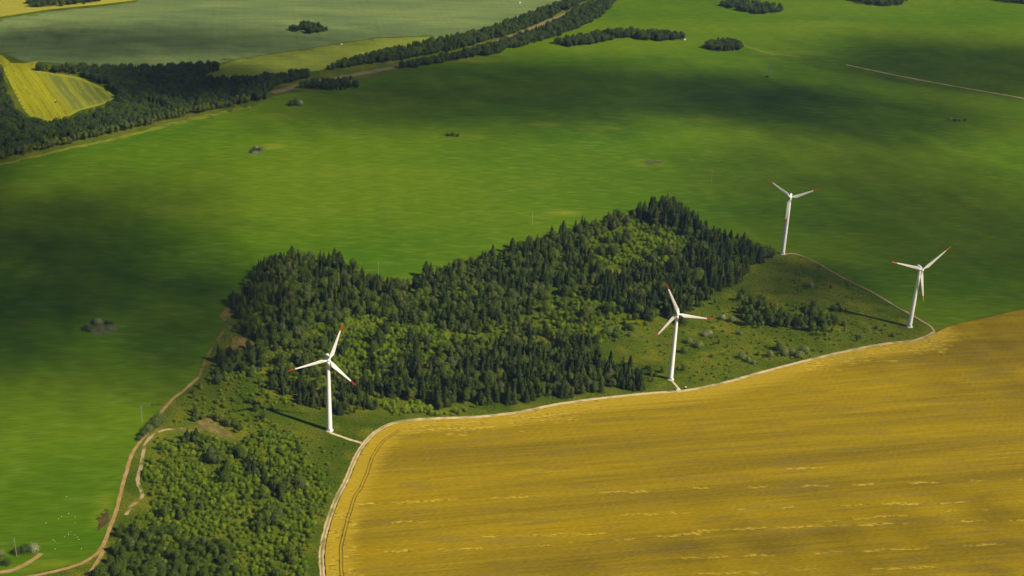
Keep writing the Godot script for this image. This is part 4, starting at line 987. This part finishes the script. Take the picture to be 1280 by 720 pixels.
func make_woods() -> void:
	make_kinds()
	var roads := []
	for k in ["main_track", "left_track", "left_branch", "spur_a", "ridge_track", "gully"]: roads.append(PackedVector2Array(LINES[k]))
	var all := {"spruce": [], "broadleaf": [], "shrub": []}
	for s in STANDS:
		var poly: PackedVector2Array = wobble(s[1], 13.0, 6.0)
		var lo := poly[0]
		var hi := poly[0]
		for p in poly:
			lo = lo.min(p)
			hi = hi.max(p)
		var cell: float = s[2]
		for j in int((hi.y - lo.y) / cell) + 1:
			for i in int((hi.x - lo.x) / cell) + 1:
				var p := lo + Vector2(i + rng.randf() * 0.9, j + rng.randf() * 0.9) * cell
				if not Geometry2D.is_point_in_polygon(p, poly): continue
				if fine.get_noise_2d(p.x * 0.05, p.y * 0.05) < -0.46 + 0.1 * rng.randf(): continue   # gaps
				var free := true
				for l in roads:
					if gap(p, l) < 5.0: free = false
				for t in TURBINES:
					if p.distance_to(Vector2(t[0], t[1])) < 13.0: free = false
				if not free: continue
				var pick := clampf(0.5 + 0.75 * soft.get_noise_2d(p.x * 0.02, p.y * 0.02) + rng.randf_range(-0.32, 0.32), 0.0, 0.999)
				var share: Array = s[3]
				var kind := "spruce" if pick < share[0] else ("broadleaf" if pick < share[0] + share[1] else "shrub")
				var tall: float = s[4] * (1.0 + 0.35 * soft.get_noise_2d(p.x * 0.035 + 300.0, p.y * 0.035))
				if kind == "spruce": tall *= rng.randf_range(11.0, 23.5)
				elif kind == "broadleaf": tall *= rng.randf_range(7.0, 15.5)
				else: tall *= lerpf(2.0, 6.4, pow(rng.randf(), 1.3))
				var tone := rng.randi_range(0, 3) if rng.randf() < 0.65 else 0
				if kind == "shrub": tone = [0, 1, 1, 2, 3][rng.randi_range(0, 4)]
				if kind == "broadleaf": tone = [0, 0, 0, 1, 1, 2, 3][rng.randi_range(0, 6)]
				if s[0] == "brightfront": tone = 2
				var variant := rng.randi_range(0, trees[kind].size() - 1)
				if s[0] == "roundtrees":
					tone = 0
					variant = rng.randi_range(3, 5)
				var where := place(p, tall, rng.randf_range(0.8, 1.35))
				all[kind].append([tall / EYE.distance_to(where.origin), kind, variant, tone, where, s[5]])
	var words := {"spruce": ["spruce_tree", "dark spruce ", "spruces "], "broadleaf": ["broadleaf_tree", "leafy green tree ", "leafy trees "], "shrub": ["shrub", "low light green shrub ", "low shrubs "]}
	var most := {"spruce": 295, "broadleaf": 290, "shrub": 225}
	var rest := {"spruce": "remaining dark spruces filling the wood", "broadleaf": "remaining leafy trees filling the wood", "shrub": "remaining low shrubs of the thickets and glades"}
	for kind in all:
		var list: Array = all[kind]
		list.sort_custom(func(a, b): return a[0] > b[0])
		for i in mini(most[kind], list.size()):
			var m: Array = list[i]
			plant(words[kind][0], kind, m[2], m[3], m[4], describe(kind, m) + m[5], "tree" if kind != "shrub" else "shrub", words[kind][2] + m[5])
		var others := []
		for i in range(most[kind], list.size()): others.append([kind, list[i][2], list[i][3], list[i][4]])

		crowd({"spruce": "spruce_wood", "broadleaf": "broadleaf_wood", "shrub": "shrub_thicket"}[kind], rest[kind], others)
	for s in FAR_WOODS:
		var poly: PackedVector2Array = wobble(s[1], 6.0, 8.0)
		var lo := poly[0]
		var hi := poly[0]
		for p in poly:
			lo = lo.min(p)
			hi = hi.max(p)
		var members := []
		var cell: float = s[2]
		var road := PackedVector2Array(LINES.belt_road)
		for j in int((hi.y - lo.y) / cell) + 1:
			for i in int((hi.x - lo.x) / cell) + 1:
				var p := lo + Vector2(i + rng.randf() * 0.9, j + rng.randf() * 0.9) * cell
				if not Geometry2D.is_point_in_polygon(p, poly) or gap(p, road) < 6.5 or soft.get_noise_2d(p.x * 0.03, p.y * 0.03 + 90.0) < -0.3: continue
				var conifer := soft.get_noise_2d(p.x * 0.01, p.y * 0.01) > 0.36
				var kind := "spruce" if conifer else "broadleaf"
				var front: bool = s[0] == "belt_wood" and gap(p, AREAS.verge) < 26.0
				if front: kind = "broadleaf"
				members.append([kind, rng.randi_range(0, 2) if front else rng.randi_range(0, 5), [1, 2, 3, 3][rng.randi_range(0, 3)] if front else [4, 4, 5, 0][rng.randi_range(0, 3)] if not conifer else rng.randi_range(0, 3), place(p, s[3] * rng.randf_range(10.0, 17.5), rng.randf_range(1.05, 1.6))])  # paler tones paint the front row as sunlit, darker ones the depth as shaded
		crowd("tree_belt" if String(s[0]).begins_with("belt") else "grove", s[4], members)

func describe(kind: String, m: Array) -> String:
	var tall: float = m[4].basis.y.length()
	var size := ""
	var tone := ""
	var noun := ""
	if kind == "spruce":
		size = "short" if tall < 12.0 else ("medium" if tall < 18.0 else "tall")
		tone = ["dark green", "mid green", "olive green", "blackish green"][m[3]]
		noun = "spruce"
	elif kind == "broadleaf":
		size = ["slender", "rounded"][int(m[2] > 2)] + (" low" if tall < 9.0 else "")
		tone = ["deep green", "fresh green", "light green", "greyish green"][m[3]]
		noun = "leafy tree"
	else:
		size = "dwarf" if tall < 3.2 else ("small" if tall < 4.4 else "large")
		tone = ["green", "bright green", "yellowish green", "dark green"][m[3]]
		noun = "shrub"
	return "%s %s %s " % [size, tone, noun]

func make_bushes() -> void:
	var where := {"turbine": "grey green bush on the slope beside the turbine with cars", "road": "rounded bush on the slope above the wheat field track",
		"upper": "small bush on the upper slope below the ridge track", "pole": "dense bush by the rutted track at a slim pole", "corner": "bush beside the brown path end and slim pole",
		"pair": "bush in the tight trio near the gravel road grove", "hollow": "bush in the damp hollow of the shaded field", "speckled": "bush on the small grey hollow in the sunny field",
		"flat": "low dark bush in the short row amid the green field", "trio": "low bush in the lone row on the far green field"}
	var rows := BUSHES.duplicate()
	for key in rows:
		for b in rows[key]:
			var pale: float = b[3]
			var tone := 0 if pale < 0.25 else (1 if pale < 0.5 else (2 if pale < 0.85 else 3))
			var shade: String = ["dark ", "green ", "light ", "silvery pale "][tone]
			plant("bush", "bush", rng.randi_range(0, 3), tone, place(Vector2(b[0], b[1]), b[2] * 1.15, rng.randf_range(0.9, 1.25)), shade + String(where[key]).replace("grey green ", "").replace("dark bush", "bush"), "bush", shade + where[key])
	for b in MAST_BUSH: plant("bush", "bush", 1, 0, place(Vector2(b[0], b[1]), b[2], 1.3), "dark low bush at the foot of the lattice mast", "bush", "")

# ------------------------------------------------------------------ small things
func make_small_things() -> void:
	var spots := ["slim grey utility pole beside the brown path end", "slim grey utility pole by bushes on the rutted track", "slim grey utility pole rising from the wood crest",
		"slim grey utility pole behind the wood beside yellow weeds", "slim grey utility pole alone beyond the highest firs"]
	for i in POLES.size():
		var o := thing("utility_pole", on_ground(POLES[i]), spots[i], "utility pole", "utility poles across the fields")
		var tall := 19.0
		var st := begin()
		tube(st, Vector3(0, -0.5, 0), Vector3(0, tall, 0), 0.24, 0.15, 10)
		put("pole", solid(st), matt(Color(0.27, 0.26, 0.24), 0.9), o)
		for y in [tall - 0.6, tall - 2.4]:
			st = begin()
			box(st, Vector3(0, y, 0), Vector3(2.6, 0.16, 0.16))
			var arm := put("crossarm", solid(st), mats.steel, o)
			arm.rotation.y = 0.7
			for x in [-1.2, 0.0, 1.2]:
				st = begin()
				lathe(st, [[0.03, y + 0.08], [0.09, y + 0.14], [0.05, y + 0.2], [0.09, y + 0.27], [0.0, y + 0.36]], 8, Basis(), Vector3(x, 0, 0))
				put("insulator", solid(st), mats.concrete, arm)
	var m := thing("lattice_mast", on_ground(MAST), "grey lattice power mast alone on the far green field", "mast")
	for s: Vector2 in [Vector2(-1, -1), Vector2(1, -1), Vector2(1, 1), Vector2(-1, 1)]:
		var st := begin()
		tube(st, Vector3(s.x * 2.2, -0.3, s.y * 2.2), Vector3(s.x * 0.35, 24, s.y * 0.35), 0.16, 0.1, 6)
		put("leg", solid(st), mats.steel, m)
	var lat := begin()
	for k in 8:
		var w0 := lerpf(2.2, 0.35, k / 8.0)
		var w1 := lerpf(2.2, 0.35, (k + 1) / 8.0)
		for q in 4:
			var d0 := Vector2(1, 1).rotated(q * PI / 2) * w0
			var d1 := Vector2(1, 1).rotated((q + 1) * PI / 2) * w1
			tube(lat, Vector3(d0.x, k * 3.0, d0.y), Vector3(d1.x, (k + 1) * 3.0, d1.y), 0.07, 0.07, 4, false)
			d0 = Vector2(1, 1).rotated((q + 1) * PI / 2) * w0
			d1 = Vector2(1, 1).rotated(q * PI / 2) * w1
			tube(lat, Vector3(d0.x, k * 3.0, d0.y), Vector3(d1.x, (k + 1) * 3.0, d1.y), 0.07, 0.07, 4, false)
	put("bracing", solid(lat), mats.steel, m)
	for y in [17.0, 20.5]:
		var st := begin()
		box(st, Vector3(0, y, 0), Vector3(7.0, 0.3, 0.4))
		put("crossarm", solid(st), mats.steel, m)
	make_cars()
	make_tractor()
	for i in HUTS.size():
		var o := thing("hut", on_ground(HUTS[i]), ["tiny white hut on the pale field by the upper tree belt", "tiny white hut at the end of the long bent grove", "tiny white hut on the edge of the pale field near the lime strip"][i], "hut")
		o.scale = Vector3.ONE * 0.7
		var st := begin()
		box(st, Vector3(0, 1.3, 0), Vector3(5.0, 2.6, 3.2))
		put("wall", solid(st), matt(Color(0.75, 0.75, 0.73), 0.8), o)
		st = begin()
		for s in [-1, 1]: quad(st, Vector3(-2.8, 2.5, s * 1.9), Vector3(2.8, 2.5, s * 1.9), Vector3(2.8, 3.5, 0), Vector3(-2.8, 3.5, 0))
		for s in [-1, 1]:
			for p: Vector3 in [Vector3(s * 2.49, 2.6, -1.6), Vector3(s * 2.49, 2.6, 1.6), Vector3(s * 2.49, 3.45, 0)]: st.add_vertex(p)
		put("roof", solid(st), matt(Color(0.66, 0.66, 0.66), 0.6), o)
		st = begin()
		box(st, Vector3(0.6, 1.0, 1.62), Vector3(0.9, 2.0, 0.08))
		put("door", solid(st), mats.dark_door, o)
	for i in STONES.size():
		var r := rng.randf_range(0.28, 0.5)
		var st := begin()
		var prof := []
		for k in 6: prof.append([r * sin(PI * k / 5.0) * rng.randf_range(0.85, 1.1), r * 0.55 * (1.0 - cos(PI * k / 5.0)) - 0.08])
		lathe(st, prof, 9)
		var o := put("pale_stone", solid(st), matt(Color(0.42, 0.41, 0.35)))
		o.position = on_ground(STONES[i], 0.06)
		o.scale = Vector3(1.2, 1, 0.85)
		o.rotation.y = rng.randf() * TAU
		tag(o, "pale stone lying in the green crop by the brown path", "stone", "pale stones scattered in the green crop")

func wheels(o: Node3D, xs: Array, half: float, r: float, w: float) -> void:
	for x in xs:
		for s in [-1, 1]:
			var st := begin()
			tube(st, Vector3(x, r, s * half - w * 0.5), Vector3(x, r, s * half + w * 0.5), r, r, 16)
			var tyre := put("wheel", solid(st), mats.rubber, o)
			st = begin()
			tube(st, Vector3(x, r, s * (half + w * 0.5 - 0.02)), Vector3(x, r, s * (half + w * 0.5 + 0.02)), r * 0.58, r * 0.5, 12)
			put("rim", solid(st), mats.steel, tyre)

func make_cars() -> void:
	var paint := [matt(Color(0.72, 0.73, 0.74), 0.25), matt(Color(0.05, 0.055, 0.06), 0.25)]
	for i in CARS.size():
		var o := thing("parked_car", on_ground(CARS[i], 0.08), ["small white car parked where the short path meets the track", "small dark car parked by the track beside a white car"][i], "car", "cars parked at the turbine foot")
		o.rotation.y = [0.25, 0.5][i]
		var st := begin()
		st.set_smooth_group(-1)
		var side := [Vector2(-2.2, 0.35), Vector2(-2.25, 0.75), Vector2(-2.1, 1.0), Vector2(-1.1, 1.08), Vector2(1.3, 1.05), Vector2(2.15, 0.9), Vector2(2.25, 0.6), Vector2(2.2, 0.35)]
		for k in side.size():
			var a: Vector2 = side[k]
			var b: Vector2 = side[(k + 1) % side.size()]
			quad(st, Vector3(a.x, a.y, -0.9), Vector3(b.x, b.y, -0.9), Vector3(b.x, b.y, 0.9), Vector3(a.x, a.y, 0.9))
		for z in [-0.9, 0.9]:
			for k in range(1, side.size() - 1):
				for p: Vector2 in [side[0], side[k], side[k + 1]]: st.add_vertex(Vector3(p.x, p.y, z))
		put("body", solid(st), paint[i], o)
		st = begin()
		box(st, Vector3(-0.35, 1.3, 0), Vector3(2.7, 0.46, 1.66), 0.78)
		put("window", solid(st), mats.glass, o)
		st = begin()
		box(st, Vector3(-0.35, 1.565, 0), Vector3(2.05, 0.06, 1.3), 0.9)
		put("roof", solid(st), paint[0], o)
		wheels(o, [-1.35, 1.35], 0.8, 0.33, 0.22)
		for s in [-0.62, 0.62]:
			st = begin()
			box(st, Vector3(2.24, 0.72, s), Vector3(0.06, 0.16, 0.36))
			put("headlight", solid(st), matt(Color(0.7, 0.7, 0.68), 0.1), o)

func make_tractor() -> void:
	var o := thing("tractor", on_ground(TRACTOR, 0.1), "small red tractor working on the striped mown field", "tractor")
	o.rotation.y = 1.2
	var red := matt(Color(0.42, 0.05, 0.04), 0.4)
	var st := begin()
	box(st, Vector3(1.2, 1.45, 0), Vector3(2.2, 0.9, 0.95), 0.9)
	box(st, Vector3(-0.9, 1.3, 0), Vector3(1.9, 0.6, 1.3), 0.95)
	put("body", solid(st), red, o)
	st = begin()
	box(st, Vector3(-0.9, 2.35, 0), Vector3(1.5, 1.5, 1.45), 0.85)
	var cab := put("cab", solid(st), mats.glass, o)
	st = begin()
	box(st, Vector3(-0.9, 3.16, 0), Vector3(1.6, 0.14, 1.5), 0.9)
	put("roof", solid(st), mats.white_paint, cab)
	wheels(o, [1.7], 0.75, 0.55, 0.35)
	wheels(o, [-1.0], 0.95, 0.9, 0.5)
	st = begin()
	box(st, Vector3(-3.0, 0.7, 0), Vector3(1.6, 0.5, 3.2), 0.9)
	put("mower", solid(st), mats.steel, o)

func make_grass() -> void:
	# tufts of the rough grass between the track and the wood
	var faces := []
	var tones := []
	for k in 9:
		var a := TAU * k / 9.0 + rng.randf()
		var d := Vector3(cos(a), 0, sin(a))
		var e := Vector3(-d.z, 0, d.x) * 0.28
		faces.append([d * 0.15 - e, d * 0.15 + e, d * rng.randf_range(0.5, 0.9) + Vector3(0, rng.randf_range(0.5, 1.0), 0)])
		tones.append(rng.randf_range(0.7, 1.0))
	var tuft := leaf_mesh(faces, tones)
	var m := matt(Color.WHITE, 1.0, true)
	m.backlight = Color(0.2, 0.25, 0.06)
	tuft.surface_set_material(0, m)
	var green := PackedVector2Array(AREAS.green)
	var ring := PackedVector2Array(LINES.main_track)
	ring.append_array(LINES.ridge_track)
	ring.append_array(PackedVector2Array([Vector2(520, -1640), Vector2(0, -1550), Vector2(-170, -1300), Vector2(-170, -900)]))
	var roads := []
	for k in ["main_track", "left_track", "left_branch", "spur_a", "spur_b", "ridge_track", "gully"]: roads.append(PackedVector2Array(LINES[k]))
	var where := []
	var tint := []
	for k in 40000:
		var p := Vector2(rng.randf_range(-190, 790), rng.randf_range(-1560, -880))
		if fine.get_noise_2d(p.x * 0.03, p.y * 0.03) + rng.randf_range(-0.4, 0.4) < -0.1: continue
		if not Geometry2D.is_point_in_polygon(p, ring) or Geometry2D.is_point_in_polygon(p, green): continue
		var free := true
		for l in roads:
			if free and gap(p, l) < 3.6: free = false
		if not free: continue
		var c := meadow(p.x, p.y) * rng.randf_range(0.85, 1.25)
		c.a = 1.0
		where.append(place(p, rng.randf_range(0.5, 1.5), rng.randf_range(0.9, 1.8)))
		tint.append(c)
	var mm := MultiMesh.new()
	mm.transform_format = MultiMesh.TRANSFORM_3D
	mm.use_colors = true
	mm.mesh = tuft
	mm.instance_count = where.size()
	for i in where.size():
		mm.set_instance_transform(i, where[i])
		mm.set_instance_color(i, tint[i])
	var o := MultiMeshInstance3D.new()
	o.name = "rough_grass"
	o.multimesh = mm
	add_child(o)
	tag(o, "rough tufted grass covering the slope between track and wood", "", "", "stuff")
